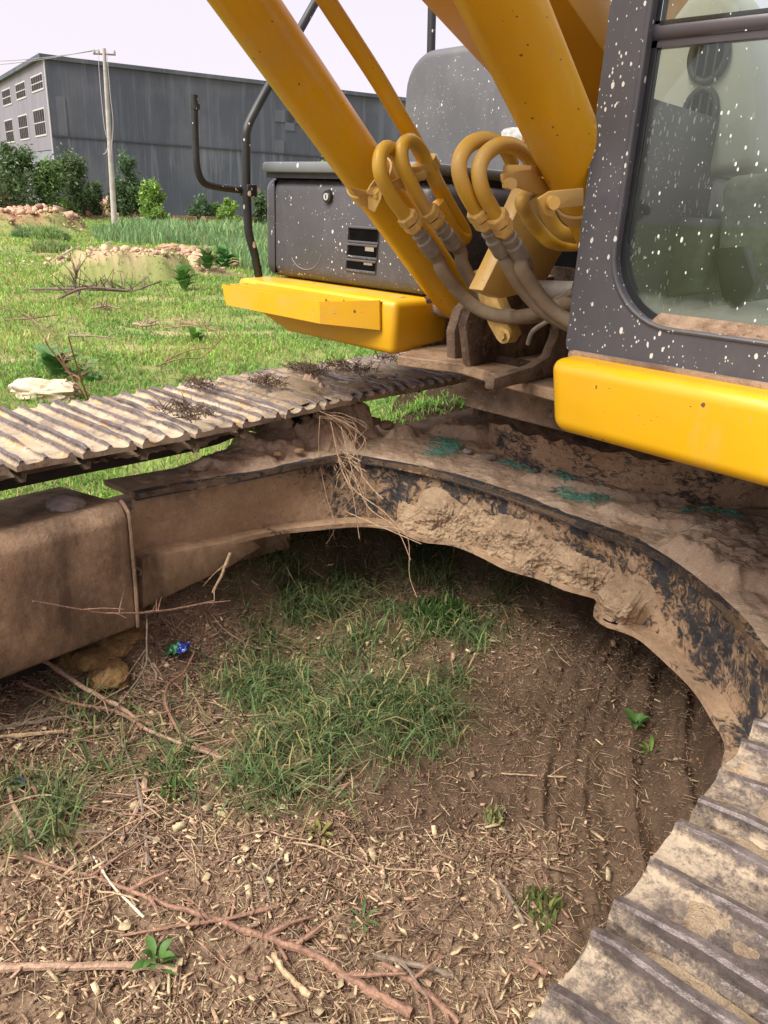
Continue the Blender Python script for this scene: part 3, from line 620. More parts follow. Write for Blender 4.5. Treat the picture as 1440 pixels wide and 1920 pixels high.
# ---- boom cylinders
def cyl_part(x0, base, ph, L, r, name, bands):
    u = Vector((0, -math.cos(R_(ph)), math.sin(R_(ph)))); b = Vector(base)
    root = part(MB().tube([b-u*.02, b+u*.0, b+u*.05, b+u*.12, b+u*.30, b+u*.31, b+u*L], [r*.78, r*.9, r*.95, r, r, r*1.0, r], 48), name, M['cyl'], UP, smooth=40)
    part(MB().tube([b-u*.10, b-u*.03, b+u*.01], [r*.5, r*.8, r*.85], 24), 'cylinder_eye', M['grease'], root, smooth=50)
    return root, u, b
CL, uL, bL = cyl_part(-.44, (-.435, 1.555, 1.225), 38.8, 2.6, .065, 'boom_cylinder', [])
CR, uR, bR = cyl_part(.255, (.255, 1.51, 1.22), 36.5, 2.6, .066, 'boom_cylinder', [])
def tat(b, u, px, py): return min((math.hypot(proj(b+u*t)[0]-px, proj(b+u*t)[1]-py), t) for t in np.linspace(0, 1.5, 600))[1]
def band(b, u, t, r, par, w=.018):
    part(MB().tube([b+u*(t-w), b+u*(t-w+.003), b+u*(t+w-.003), b+u*(t+w)], [r+.001, r+.006, r+.006, r+.001], 48, caps=False), 'clamp_band', M['dusty'], par, smooth=40)
tL = tat(bL, uL, 703, 335); tR = tat(bR, uR, 1083, 375)
band(bL, uL, tL, .065, CL); band(bR, uR, tR, .066, CR)
def plate_px(pts, x, th, name, m, par, bev=.003): return part(MB().prism([onx(a, b, x) for a, b in pts], (th, 0, 0)), name, M[m], par, bevel=bev)
# clamp ears: left
plate_px([(652, 350), (686, 358), (694, 344), (716, 318), (728, 322), (726, 340), (706, 372), (690, 372), (672, 372)], -.302, .006, 'clamp_ear', 'dusty', CL)
part(MB().prism([onx(688, 360, -.296), onx(714, 348, -.25), onx(712, 372, -.25), onx(700, 398, -.28), onx(690, 392, -.296)], (.006, 0, 0)), 'clamp_ear', M['dusty'], CL, bevel=.002)
part(MB().prism([onx(692, 354, -.30), onx(760, 330, -.26), onx(800, 318, -.22), onx(802, 334, -.22), onx(760, 352, -.26), onx(700, 372, -.30)], (.0, -.012, -.004)), 'pipe_bracket', M['dusty'], CL, bevel=.003)
q = onx(706, 366, -.275); part(MB().tube([q, q+Vector((.02, -.01, 0))], .011, 6), 'bolt', M['dusty'], CL)
q = onx(692, 360, -.295); part(MB().tube([q, q+Vector((.016, -.01, 0))], .008, 6), 'bolt', M['dusty'], CL)
# right clamp
plate_px([(936, 326), (990, 318), (1030, 346), (1028, 372), (960, 350), (938, 342)], .20, .008, 'pipe_bracket', 'dusty', CR)
plate_px([(1004, 372), (1026, 358), (1090, 352), (1090, 386), (1040, 392), (1030, 408), (1018, 404)], .322, .006, 'clamp_ear', 'dusty', CR)
q = onx(1031, 380, .328); part(MB().tube([q, q+Vector((.014, -.008, 0))], .012, 14), 'bolt', M['dusty'], CR)
q = onx(950, 345, .21); part(MB().tube([q, q+Vector((.022, -.014, 0))], .011, 6), 'bolt', M['dusty'], CR)
# ---- steel pipes and hoses
def pipe(pts, r, name, m, par, n=14, sm=10): return part(MB().tube([onx(a, b, x) for a, b, x in pts], r, n, sm=sm), name, M[m], par, smooth=60)
def hosed(steel, fit, hose, par, r=.0175):
    s = pipe(steel, r, 'steel_pipe', 'pipe', par)
    a, b = onx(*fit[0]), onx(*fit[1]); u = (b-a).normalized(); L = (b-a).length
    part(MB().tube([a, a+u*.004, a+u*L*.42, a+u*L*.45], [r*1.3, r*1.52, r*1.52, r*1.3], 6), 'pipe_nut', M['fit'], s, smooth=20)
    part(MB().tube([a+u*L*.43, a+u*L*.52], r*1.1, 16), 'nut_groove', M['mudd'], s)
    part(MB().tube([a+u*L*.52, a+u*(L*.54), a+u*L*.86, a+u*L], [r*1.25, r*1.42, r*1.42, r*1.15], 6), 'pipe_nut', M['fit'], s, smooth=20)
    c = onx(*hose[0]); v = (onx(*hose[1])-c).normalized(); Lf = .085
    part(MB().tube([b-u*.004, b+u*.012, b+u*.014, b+u*.022, b+u*.024, b+u*.036, b+u*.04, b+u*Lf, b+u*(Lf+.004)], [r*.95, r*.95, r*1.15, r*1.15, r*1.0, r*1.0, r*1.22, r*1.24, r*1.0], 18), 'ferrule', M['ferr'], s, smooth=40)
    part(MB().tube([b+u*(Lf-.03)]+[b+u*(Lf+.03)]+[onx(*h) for h in hose[1:]], r*1.04, 14, sm=10), 'hydraulic_hose', M['hose'], s, smooth=60)
hosed([(760, 350, -.31), (752, 318, -.30), (744, 290, -.285), (726, 277, -.265), (713, 292, -.25), (713, 325, -.24), (730, 362, -.235), (762, 408, -.23)],
      [(760, 402, -.23), (780, 430, -.225)], [(784, 440, -.22), (830, 508, -.20), (868, 556, -.17), (905, 583, -.12), (948, 594, -.05), (985, 592, .02), (1015, 585, .08), (1050, 574, .14), (1090, 560, .20)], CL)
hosed([(822, 348, -.27), (806, 320, -.275), (790, 283, -.275), (770, 264, -.26), (754, 276, -.245), (756, 310, -.235), (775, 352, -.225), (800, 396, -.22)],
      [(800, 392, -.22), (822, 420, -.215)], [(826, 430, -.21), (868, 498, -.19), (898, 548, -.16), (930, 580, -.10), (968, 594, -.03), (1005, 592, .04), (1040, 580, .10), (1100, 560, .18)], CL)
hosed([(962, 330, .05), (958, 300, .06), (942, 274, .07), (912, 262, .085), (882, 270, .10), (863, 296, .11), (862, 328, .115), (876, 365, .12), (894, 396, .12)],
      [(892, 391, .12), (912, 424, .12)], [(918, 432, .12), (950, 492, .13), (980, 540, .15), (1012, 576, .18), (1048, 600, .22), (1100, 622, .28)], CR, .0158)
hosed([(1003, 330, .10), (994, 300, .11), (968, 276, .12), (938, 272, .13), (910, 290, .14), (898, 320, .145), (904, 356, .15), (920, 388, .15), (930, 405, .15)],
      [(928, 401, .15), (949, 436, .15)], [(954, 444, .15), (976, 500, .16), (1004, 545, .18), (1034, 580, .21), (1068, 602, .25), (1120, 624, .32)], CR, .0158)
lp = pipe([(590, -40, -.30), (612, 0, -.30), (700, 135, -.30), (745, 210, -.30), (800, 304, -.30), (822, 350, -.30), (850, 400, -.30), (868, 430, -.30), (872, 444, -.297), (862, 446, -.29), (848, 430, -.285), (835, 408, -.285), (820, 380, -.29)], .0205, 'steel_pipe', 'yellow', CL)
q1, q2 = onx(791, 330, -.30), onx(820, 318, -.275)
part(MB().prism([onx(786, 312, -.262), onx(812, 300, -.262), onx(820, 316, -.262), (onx(796, 338, -.262))], (-.05, 0, 0)), 'pipe_clamp', M['dusty'], CL, bevel=.006)
part(MB().tube([onx(806, 296, -.27), onx(816, 314, -.27)], .016, 12), 'clamp_bolt', M['dusty'], CL)
pipe([(1060, 330, .0), (1020, 345, .04), (980, 372, .08), (990, 404, .09), (1010, 432, .10), (1032, 452, .12), (1062, 458, .14), (1100, 456, .18)], .0165, 'steel_pipe', 'pipe', CR)
pipe([(1020, 372, .14), (1026, 398, .14), (1040, 424, .15), (1062, 440, .17), (1100, 446, .2)], .0155, 'steel_pipe', 'pipe', CR)
q = onx(978, 322, .17); part(MB().box(q.x-.035, q.x+.035, q.y-.02, q.y+.03, q.z-.008, q.z+.012), 'pipe_clamp', M['dusty'], CR, bevel=.005)

# ---- boom: foot and box beam
bf = [onx(a, b, .0) for a, b in [(990, 350), (1080, 350), (1085, 420), (1056, 470), (1015, 543), (940, 560), (905, 545), (925, 505), (944, 465), (958, 420)]]
foot = part(MB().prism(bf, (-.045, 0, 0)), 'boom_foot', M['dusty'], UP, bevel=.004)
bo = MB(); A0, A1 = (1.10, 1.955), (1.42, 1.845)
sl = (A0[1]-A1[1])/(A0[0]-A1[0])
prof = [(-1.6, 1.845+sl*(-1.6-1.42)+.1), (1.42, 1.845), (1.95, 1.55), (2.15, 1.5), (2.2, 1.75), (1.9, 2.25), (1.2, 2.6), (-1.6, 1.845+sl*(-1.6-1.42)+.75)]
boom = part(MB().prism([(-.28, y, z) for y, z in prof], (.36, 0, 0)), 'boom', M['boom'], UP, bevel=.006)

# ---- cab
CAB = empty('cab', (.8, 1.8, 1.2)); E(CAB, UP)
CY = .95
def cp(a, b, y=CY): return ony(a, b, y)
outer = [cp(1066, 662), cp(1064, 600), cp(1068, 520), cp(1082, 400), cp(1110, 200), cp(1140, 0)]
xo = .312
zb0 = 1.236; ztp = 2.75
# front frame as a plate with a rounded window opening
def rrect(x0, x1, z0, z1, r, n=8):
    o = []
    for cx_, cz_, a0 in ((x0+r, z0+r, math.pi), (x1-r, z0+r, 1.5*math.pi), (x1-r, z1-r, 0), (x0+r, z1-r, .5*math.pi)):
        for k in range(n+1): a = a0+k*math.pi/2/n; o.append((cx_+r*math.cos(a), cz_+r*math.sin(a)))
    return o
wx0, wx1 = cp(1155, 440).x, 1.22; wz0 = cp(1320, 628).z
def frame_ring(inn, out, y0, y1):
    n = len(inn); mb = MB()
    mb.v = [(x, y0, z) for x, z in out]+[(x, y0, z) for x, z in inn]+[(x, y1, z) for x, z in inn]+[(x, y1, z) for x, z in out]
    mb.f = [(k*n+i, k*n+(i+1) % n, ((k+1) % 4)*n+(i+1) % n, ((k+1) % 4)*n+i) for k in range(4) for i in range(n)]; return mb
inn = rrect(wx0, wx1, wz0, 2.62, .14, 10); out = rrect(xo, 1.31, zb0, ztp, .022, 10)
assert len(inn) == len(out)
ff = part(frame_ring(inn, out, CY, CY+.05), 'front_frame', M['frame'], CAB, bevel=0)
part(MB().tube([(x, CY+.001, z) for x, z in inn]+[(inn[0][0], CY+.001, inn[0][1])], .005, 8, caps=False), 'opening_bead', M['frame'], ff)
inn2 = rrect(wx0+.010, wx1-.01, wz0+.012, 2.612, .135, 10)
part(frame_ring(inn2, rrect(wx0-.004, wx1+.004, wz0-.004, 2.624, .14, 10), CY+.030, CY+.05), 'window_seal', M['rubber'], ff)
part(MB().prism([(wx0+.09, CY+.004, wz0-.002), (wx0+.09, CY+.004, wz0+.004), (wx0+.10, CY+.033, wz0+.026), (wx0+.10, CY+.033, wz0-.002)], (wx1-wx0-.1, 0, 0)), 'sill_dirt', m_mud('sill_mud', (.50, .35, .24), (.25, .15, .09), .8, 30), ff)
part(MB().box(xo+.036, xo+.05, CY+.05, 2.7, zb0, 1.72).box(xo+.036, xo+.05, CY+.05, CY+.10, 1.72, 2.7).box(xo, xo+.05, 2.6, 2.7, 1.7, 2.7).box(xo, 1.31, 2.64, 2.7, zb0, 1.75), 'cab_wall', M['frame'], CAB)
part(MB().box(1.27, 1.31, CY+.05, 2.7, zb0, 1.40).box(1.27, 1.31, CY+.05, CY+.12, 1.6, 2.7), 'cab_wall', M['frame'], CAB)  # unseen cab walls kept low so more light gets inside
part(MB().box(xo-.01, 1.32, 2.0, 2.72, 2.70, 2.80).box(xo-.01, 1.32, CY-.01, 1.15, 2.70, 2.80), 'cab_roof', M['frame'], CAB, bevel=.03, seg=3)  # middle of the unseen roof left open to let sun in
def m_glass():
    m = NT('dusty_glass', .06, 0, .5); m.b.inputs['Base Color'].default_value = (.62, .74, .66, 1); m.b.inputs['IOR'].default_value = 1.45
    tr = m.node('ShaderNodeBsdfTransparent'); tr.inputs[0].default_value = (.90, .94, .90, 1); gl = m.node('ShaderNodeBsdfGlossy'); gl.inputs['Roughness'].default_value = .03; gl.inputs[0].default_value = (.8, .86, .82, 1)
    fr_ = m.node('ShaderNodeFresnel'); fr_.inputs[0].default_value = 1.5; mx = m.node('ShaderNodeMixShader'); m.lk(fr_.outputs[0], mx.inputs[0]); m.n.links.new(tr.outputs[0], mx.inputs[1]); m.n.links.new(gl.outputs[0], mx.inputs[2])
    df = m.node('ShaderNodeBsdfDiffuse'); z = m.xyz(m.pos, 2)
    spots = m.math('MAXIMUM', m.spots((95, 95, 48), .28, .22), m.spots((170, 170, 90), .26, .22))
    film = m.math('ADD', m.rng(m.noise(3, 5, .6), .3, .8, 0.0, .07), m.rng(m.math('ADD', z, m.math('MULTIPLY', m.noise(30, 4), .03)), wz0+.075, wz0+.05, 0, .45))
    f = m.math('MAXIMUM', spots, film); m.lk(m.mix(spots, (.30, .33, .27), (.72, .74, .66)), df.inputs[0])
    m2 = m.node('ShaderNodeMixShader'); m.lk(f, m2.inputs[0]); m.n.links.new(mx.outputs[0], m2.inputs[1]); m.n.links.new(df.outputs[0], m2.inputs[2]); m.n.links.new(m2.outputs[0], m.out.inputs[0]); return m.m
GL = m_glass()
zbar = 1.800
part(MB().box(xo, 1.31, 1.14, 2.01, 2.74, 2.75), 'added_roof_hatch', GL, CAB)  # unseen glass roof section, added so sunlight brightens the cab interior
part(MB().box(wx0+.01, wx1-.01, CY+.034, CY+.038, wz0+.006, zbar), 'window_pane', GL, CAB)
part(MB().box(wx0+.01, wx1-.01, CY+.028, CY+.032, zbar, 2.61), 'window_pane', GL, CAB)
part(MB().tube([(wx0-.0, CY+.045, zbar+.012), (wx1, CY+.045, zbar+.012)], .020, 16).box(wx0, wx1, CY+.03, CY+.05, zbar-.012, zbar+.03), 'window_bar', m_flat('bar_paint', (.07, .062, .068), .3, sc=5, amp=.15, bump=.02), CAB)
# interior
GG = m_flat('grey_green_plastic', (.52, .54, .49), .6, sc=3, amp=.08, bump=.05); GD = m_flat('dark_trim', (.05, .052, .047), .55, sc=10)
def ip(a, b, y): return ony(a, b, y)
dash = [(1238, 60), (1215, 140), (1195, 240), (1172, 330), (1300, 330), (1380, 322), (1412, 300), (1420, 210), (1410, 120), (1388, 20), (1330, -60)]
con = part(MB().prism([ip(a, b, 1.42) for a, b in dash], (0, .28, 0)), 'side_console', GG, CAB, bevel=.02, seg=3)
for a, b, w, h in [(1313, 214, .036, .050), (1330, 104, .040, .052)]:
    c_ = ip(a, b, 1.415)
    ring = [(c_.x+w*math.cos(t), 1.412, c_.z+h*math.sin(t)) for t in np.linspace(0, 2*math.pi, 33)]
    v = part(MB().tube(ring, .008, 10, caps=False), 'air_vent', GD, con)
    part(MB().add([(c_.x+w*math.cos(t), 1.4125, c_.z+h*math.sin(t)) for t in np.linspace(0, 2*math.pi, 32, endpoint=False)], [tuple(range(32))]), 'vent_face', M['void'], v)
    for k in (-.02, 0, .02): part(MB().box(c_.x+k-.002, c_.x+k+.002, 1.402, 1.412, c_.z-h*.8, c_.z+h*.8), 'vent_fin', GD, v)
part(MB().prism([ip(a, b, 1.30) for a, b in [(1172, 400), (1335, 410), (1300, 548), (1240, 562), (1165, 540)]], (0, .4, 0)), 'seat_base', m_flat('seat_grey', (.13, .14, .12), .8, sc=30), CAB, bevel=.02, seg=3)
part(MB().prism([ip(a, b, 1.45) for a, b in [(1165, 328), (1345, 330), (1335, 410), (1165, 400)]], (0, .4, 0)), 'lower_console', GG, CAB, bevel=.02, seg=3)
part(MB().prism([ip(a, b, 1.34) for a, b in [(1350, 330), (1460, 320), (1460, 500), (1335, 540)]], (0, .2, 0)), 'seat_back', m_flat('seat_cloth', (.24, .26, .22), .9, sc=40), CAB, bevel=.03, seg=3)
part(MB().prism([ip(a, b, 1.14) for a, b in [(1336, 466), (1392, 462), (1414, 530), (1404, 552), (1372, 582), (1352, 560)]], (0, .05, .0)), 'travel_pedal', M['rubber'], CAB, bevel=.006)
part(MB().box(xo+.05, 1.27, CY+.08, 2.6, zb0+.02, zb0+.06), 'cab_floor', GG, CAB)
part(MB().box(1.30, 1.38, 1.4, 1.5, 1.3, 1.6), 'door_hinge', M['black'], CAB)
# ---- yellow skirt panel below the windscreen
pp = MB(); PYf = .86
L0, L1 = (.335, 1.230), (.375, 1.085)
pan = [(.352, 1.090), (1.40, 1.062), (1.40, 1.232), (.325, 1.236)]
pn = part(MB().prism([(x, PYf, z) for x, z in pan], (0, .30, 0)), 'front_skirt_panel', M['panel'], UP, bevel=.028, seg=6, smooth=60)
part(MB().box(.33, 1.36, .93, 1.3, 1.215, 1.243), 'cab_base_rail', M['deck'], UP, bevel=.004)
part(MB().box(.35, 1.3, 1.05, 1.9, 1.04, 1.20), 'front_crossmember', M['deck'], UP)

# ================================================================== MUD, NETTING AND ROOTS ON THE UNDERCARRIAGE
def inpoly(x, y, P):
    r = np.zeros(x.shape, bool); n = len(P); j = n-1
    for i in range(n):
        xi, yi, xj, yj = P[i][0], P[i][1], P[j][0], P[j][1]
        c = ((yi > y) != (yj > y)) & (x < (xj-xi)*(y-yi)/((yj-yi) if yj != yi else 1e-9)+xi); r ^= c; j = i
    return r
def pdist(x, y, P):
    d = np.full(x.shape, 9.0)
    for a, b in zip(P, P[1:]):
        ax, ay, bx_, by = a[0], a[1], b[0], b[1]; L = (bx_-ax)**2+(by-ay)**2+1e-12
        t = np.clip(((x-ax)*(bx_-ax)+(y-ay)*(by-ay))/L, 0, 1); d = np.minimum(d, np.hypot(x-ax-t*(bx_-ax), y-ay-t*(by-ay)))
    return d
topP = [(p.x, p.y) for p in poly_top]
def topz(x, y):
    h = .004+.014*fbm(x*5, y*5, s=81, o=3)+.008*fbm(x*28, y*28, s=82, o=4, g=.6)
    for (px, py, rx, ry, hh, s_) in [(635, 800, .24, .18, .12, 1), (745, 812, .13, .10, .05, 2), (560, 818, .24, .14, .085, 12), (480, 842, .2, .12, .05, 22), (862, 818, .14, .07, .05, 3), (1390, 1060, .26, .2, .05, 4), (1300, 985, .3, .10, .03, 5), (420, 862, .25, .12, .03, 6), (1150, 925, .3, .07, .028, 7)]:
        q = onz(px, py, ZT); h = h+hh*blob(x, y, q.x, q.y, rx, ry, .4, s_, .45)*(1+.5*fbm(x*18, y*18, s=90+s_, o=4, g=.6))
    return h
xs = np.linspace(-1.38, 1.0, 420); ys = np.linspace(.62, 3.0, 420); X, Y = np.meshgrid(xs, ys, indexing='ij'); x, y = X.ravel(), Y.ravel()
ins = inpoly(x, y, topP); dd = pdist(x, y, topP+topP[:1]); hz_ = topz(x, y)*sstep(.004, .06, dd)-.004*(1-sstep(.0, .03, dd)); V = np.stack([x, y, ZT+hz_], -1)
F = gridF(420, 420); F = F[ins[F].all(1)]
used = np.unique(F); rm = -np.ones(len(V), int); rm[used] = np.arange(len(used))
E(npmesh('caked_mud', V[used], rm[F], m_mud('caked_mud_top', (.60, .45, .32), (.44, .30, .20), .8, 8), smooth=True, kind='stuff'), body)
# clod of earth stuck to the web and lying on the bottom flange
nW = len(wtr); idx = [i for i in range(nW) if 735 < proj(wb_full[i])[0] < 1215]; i0, i1 = idx[0], idx[-1]
U = np.linspace(0, 1, 560); Vv = np.linspace(0, 1, 100); P = []
for u in U:
    t = i0+u*(i1-i0); i = int(min(t, nW-2)); f = t-i; a = wtr[i].lerp(wtr[i+1], f); b = wb_full[i].lerp(wb_full[i+1], f); tt = (wb_full[min(i+2, nW-1)]-wb_full[i]); tt.z = 0; tt.normalize(); nn = Vector((tt.y, -tt.x, 0))
    P.append((a, b, nn))
V = []
px_u = np.array([proj(p[1])[0] for p in P]); Ug, Vg = np.meshgrid(U, Vv, indexing='ij')
topf = .42+.22*fbm(Ug*7, Vg*0, s=3, o=4, g=.6)+.22*sstep(.0, .25, Ug)-.16*sstep(.55, 1.0, Ug)
topf = topf+.10*fbm(Ug*30, Vg*0, s=23, o=4, g=.7)+.12*fbm(Ug*12, Vg*5, s=29, o=4, g=.65)
env = sstep(0, .05, Ug)*sstep(1, .94, Ug)*sstep(0, .34, topf-Vg+.10)
th_ = env*(.016+.026*(1-Vg)+.032*fbm(Ug*16, Vg*3.4, s=7, o=5, g=.6)+.010*np.abs(fbm(Ug*55, Vg*11, s=9, o=3, g=.6))+.006*fbm(Ug*160, Vg*30, s=11, o=3, g=.7))-.006
lump = np.exp(-((Ug-.93)/.05)**2)*np.exp(-((Vg-.28)/.22)**2)*.045+np.exp(-((Ug-.16)/.05)**2)*np.exp(-((Vg-.5)/.2)**2)*.03
th_ = th_+lump
for k, (a, b, nn) in enumerate(P):
    for j, v in enumerate(Vv): V.append(b+(a-b)*float(v)*.93+nn*float(th_[k, j])+Vector((0, 0, .010)))
E(npmesh('caked_mud', np.array([tuple(v) for v in V]), gridF(560, 100), m_mud('fresh_clod', (.58, .42, .27), (.36, .245, .15), 1.0, 11), smooth=True, kind='stuff'), body)
# dried mud lying between the grousers of both tracks
def track_mud(x0, x1, y0, y1, zf, seed, amp, m, nx, ny, bias, yref):
    X, Y = np.meshgrid(np.linspace(x0, x1, nx), np.linspace(y0, y1, ny), indexing='ij'); x, y = X.ravel(), Y.ravel()
    z = np.array([zf(v) for v in np.linspace(y0, y1, ny)]); z = np.tile(z, nx)
    h = bias+amp*fbm(x*5, y*9, s=seed, o=3)+amp*.6*fbm(x*22, y*22, s=seed+1, o=4, g=.6); h = np.minimum(h, .010); ph_ = (y-yref) % .19; h = h-.020*((ph_ > .152) & (ph_ < .176))
    h = h-.008*sstep(.04, 0, np.minimum(x-x0, x1-x))
    return npmesh('dried_mud', np.stack([x, y, z-.0255+h], -1), gridF(nx, ny), m, smooth=True, kind='stuff')
MM = m_mud('pale_dry_mud', (.38, .29, .19), (.25, .18, .115), .9, 9)
E(track_mud(-1.50, -.955, -.5, 3.2, zfar, 101, .030, MM, 150, 740, .006, ycal))
E(track_mud(.965, 1.53, -.4, 2.4, znear, 111, .014, m_mud('pale_dry_mud_near', (.44, .33, .215), (.26, .185, .12), .9, 16), 120, 560, -.009, ycn))

def fibres(name, pts, m, par=None, **kw):       # many thin tubes in one mesh: pts = list of (path, radius, n)
    mb = MB()
    for pth, r, sm_ in pts: mb.tube(pth, r, 5, sm=sm_)
    o = mb.build(name, m, par, smooth=60, **kw); return o
def m_plain(name, c, rough=.85, amp=.35, sc=60): return m_flat(name, c, rough, sc=sc, amp=amp, bump=.3)
ROOT = m_plain('root_fibre', (.40, .27, .17)); DROOT = m_plain('dark_root', (.10, .065, .04)); rnd = random.uniform
# hanging roots caught between the track and the frame
P = []
for k in range(46):
    a = onx(rnd(585, 640), rnd(768, 784), -.93); b = ony(rnd(575, 690), rnd(800, 850), 1.50); c_ = ony(rnd(585, 690), rnd(860, 920), 1.42); L = rnd(0, 1)
    pth = [a, a.lerp(b, .5)+Vector((rnd(-.02, .02), 0, .02)), b]+([c_] if L > .25 else [])+([ony(rnd(590, 740), rnd(930, 1015), 1.40)] if L > .80 else [])
    P.append((pth, rnd(.0007, .0017), 5))
for pts in [[(600, 780), (598, 850), (612, 930), (628, 985), (612, 1020)], [(640, 800), (660, 880), (690, 950), (742, 990), (770, 1050)], [(620, 790), (650, 900), (720, 960), (760, 1000)], [(650, 960), (720, 990), (790, 1020)], [(690, 985), (760, 1000), (768, 1080), (782, 1120)]]:
    P.append(([ony(a, b, 1.38) for a, b in pts], .0016, 6))
tag(fibres('root_clump', P, ROOT), 'pale stringy roots hanging over the muddy frame from under the far track', 'roots')
def clump(px, py, w, n, label, z=None):
    P = []; base = onz(px, py, zfar(1.6)+.0)
    for k in range(n):
        a = base+Vector((rnd(-w, w), rnd(-w, w)*.6, rnd(-.01, .01))); d = Vector((rnd(-1, 1), rnd(-1, 1), rnd(.0, .8))).normalized()*rnd(.02, .07)
        P.append(([a, a+d*.35+Vector((0, 0, .004)), a+d*.7], rnd(.0007, .0017), 0))
    tag(fibres('root_clump', P, DROOT), label, 'roots')
clump(578, 694, .10, 260, 'dark spiky clump of roots standing up on the far track')
clump(655, 690, .12, 240, 'dark root mat on the far track just behind the spiky clump')
clump(500, 718, .07, 150, 'small dark root tuft on the far track nearer than the spiky clump')
clump(350, 772, .10, 220, 'flat dark root mat in the middle of the far track')
clump(372, 722, .07, 140, 'root tuft at the outer edge of the far track beside orange clay')
clump(745, 676, .12, 160, 'dark root litter on the far track below the yellow step')
# torn green netting
NET = m_plain('green_netting', (.13, .33, .24), .7, .5); NETW = m_plain('bleached_netting', (.52, .46, .38), .8)
HG = hz_.reshape(420, 420)
def htop(x, y):
    i = min(419, max(0, int((x-xs[0])/(xs[-1]-xs[0])*419))); j = min(419, max(0, int((y-ys[0])/(ys[-1]-ys[0])*419))); return float(HG[i, j])
def netting(pts, w, n, label, m=NET):
    P = []; C = [onz(a, b, ZT) for a, b in pts]
    for k in range(int(n*.55)):
        t = rnd(0, len(C)-1.001); i = int(t); c0 = C[i].lerp(C[i+1], t-i); u = (C[i+1]-C[i]).normalized(); v = Vector((-u.y, u.x, 0)); c0 = c0+v*random.gauss(0, w*.6)+u*rnd(-.01, .01)
        hz0 = ZT+.006+max(0.0, htop(c0.x, c0.y)); a_ = random.choice([0.2, 1.7, .9])+random.gauss(0, .35); d = (u*math.cos(a_)+v*math.sin(a_))*rnd(.012, .035)
        P.append(([Vector((c0.x, c0.y, hz0))-d*.5, Vector((c0.x, c0.y, hz0+rnd(.0, .006))), Vector((c0.x, c0.y, hz0))+d*.5], rnd(.0006, .0013), 0))
    tag(fibres('netting_scrap', P, m), label, 'netting')
netting([(838, 822), (836, 845), (815, 862)], .05, 520, 'torn green netting scrap left of the grey stone on the frame')
netting([(862, 843), (842, 850)], .02, 160, 'tiny knot of green netting touching the loose soil by the swing ring')
netting([(950, 868), (1000, 885), (1060, 900), (1120, 915), (1190, 925)], .045, 1100, 'long strip of green netting along the foot of the swing ring')
netting([(1055, 905), (1060, 935), (1095, 942), (1140, 938)], .03, 500, 'green netting tail curling towards the frame edge')
netting([(1315, 978), (1350, 985), (1385, 992)], .02, 220, 'small green netting scrap at the right on brown dust')
netting([(1278, 982), (1290, 984)], .012, 60, 'tiniest green netting shred left of the right scrap')
netting([(1140, 890), (1190, 905), (1260, 925), (1330, 935)], .02, 380, 'bleached pale fibre strip lying against the swing ring', NETW)

# ================================================================== loose lumps
def lump(name, c, r, m, seed, label, cat, sq=(1, 1, .7), amp=.35, group=None, sub=4):
    bm = bmesh.new(); bmesh.ops.create_icosphere(bm, subdivisions=sub, radius=1.0); co = np.array([v.co for v in bm.verts])
    k = 1+amp*fbm(co[:, 0]*1.6, co[:, 1]*1.6, co[:, 2]*1.6+seed, s=seed, o=4, g=.55)+amp*.35*np.abs(fbm(co[:, 0]*4, co[:, 1]*4, co[:, 2]*4, s=seed+9, o=3))
    co = co*k[:, None]*np.array(sq)[None]*r
    for v, q in zip(bm.verts, co): v.co = q
    me = bpy.data.meshes.new(name); bm.to_mesh(me); bm.free(); finish(me, m, 50)
    o = bpy.data.objects.new(name, me); o.location = c; o.rotation_euler = (0, 0, seed*1.3); link(o); tag(o, label, cat, group); return o
STONE = m_mud('grey_stone', (.34, .29, .25), (.22, .17, .14), .4, 20)
for (a, b, r, lab) in [(130, 1240, .045, 'orange clay clod nearest the lower corner of the muddy frame box'), (180, 1232, .060, 'largest orange clay clod lying against the frame box'), (215, 1208, .05, 'orange clay clod above the largest one, touching dark mud'),
                       (240, 1195, .04, 'small orange clay clod by the foot of the weld rib'), (205, 1265, .06, 'flat orange clay clod crossed by a thin twig')]:
    q = ong(a, b, r*.25); lump('clay_clod', q, r, M['clay'], int(a), lab, 'clod', (1.2, 1, .62), .5)
q = onx(124, 946, -1.02); q.z = .625; lump('stone', q, .05, STONE, 5, 'brown stone lodged on the frame under the far track', 'stone', (1.2, 1, .6), .25)
q = onz(921, 856, ZT+.02); lump('stone', q, .019, STONE, 8, 'grey stone on the frame beside the swing ring', 'stone', (1.3, 1, .6), .25)
q = onz(878, 846, ZT+.02); lump('stone', q, .016, STONE, 12, 'brown stone between green netting and grey stone', 'stone', (1.3, 1, .6), .3)
q = onz(1035, 918, ZT+.015); lump('stone', q, .010, STONE, 15, 'small pebble beside the netting tail on the frame', 'stone', (1.3, 1, .7), .3)
for (a, b, r, lb) in [(500, 822, .022, 'leftmost tan soil crumb on the sloping left leg of the frame'), (535, 812, .02, 'tan soil crumb highest up on the left leg of the frame'), (560, 845, .016, 'smallest tan soil crumb close to the hanging roots'), (520, 850, .018, 'flat soil crumb nearest the plate edge of the left leg'), (700, 790, .03, 'big soil crumb on the heap right of the hanging roots'), (725, 797, .03, 'big soil crumb between the heap and the dark gap')]:
    q = onz(a, b, ZT+.03); lump('soil_crumb', q, r, M['mud'], int(a+b), lb, 'soil crumb', (1.2, 1, .6), .4, 'soil crumbs on the frame', 3)
def glump(px, py, r, m, seed, lab, cat, sq, lift=.3, amp=.35):
    x_, y_ = pxy(px, py); return lump('earth_clod' if cat == 'clod' else cat.replace(' ', '_'), (x_, y_, ground_at(x_, y_)+r*sq[2]*lift), r, m, seed, lab, cat, sq, amp)
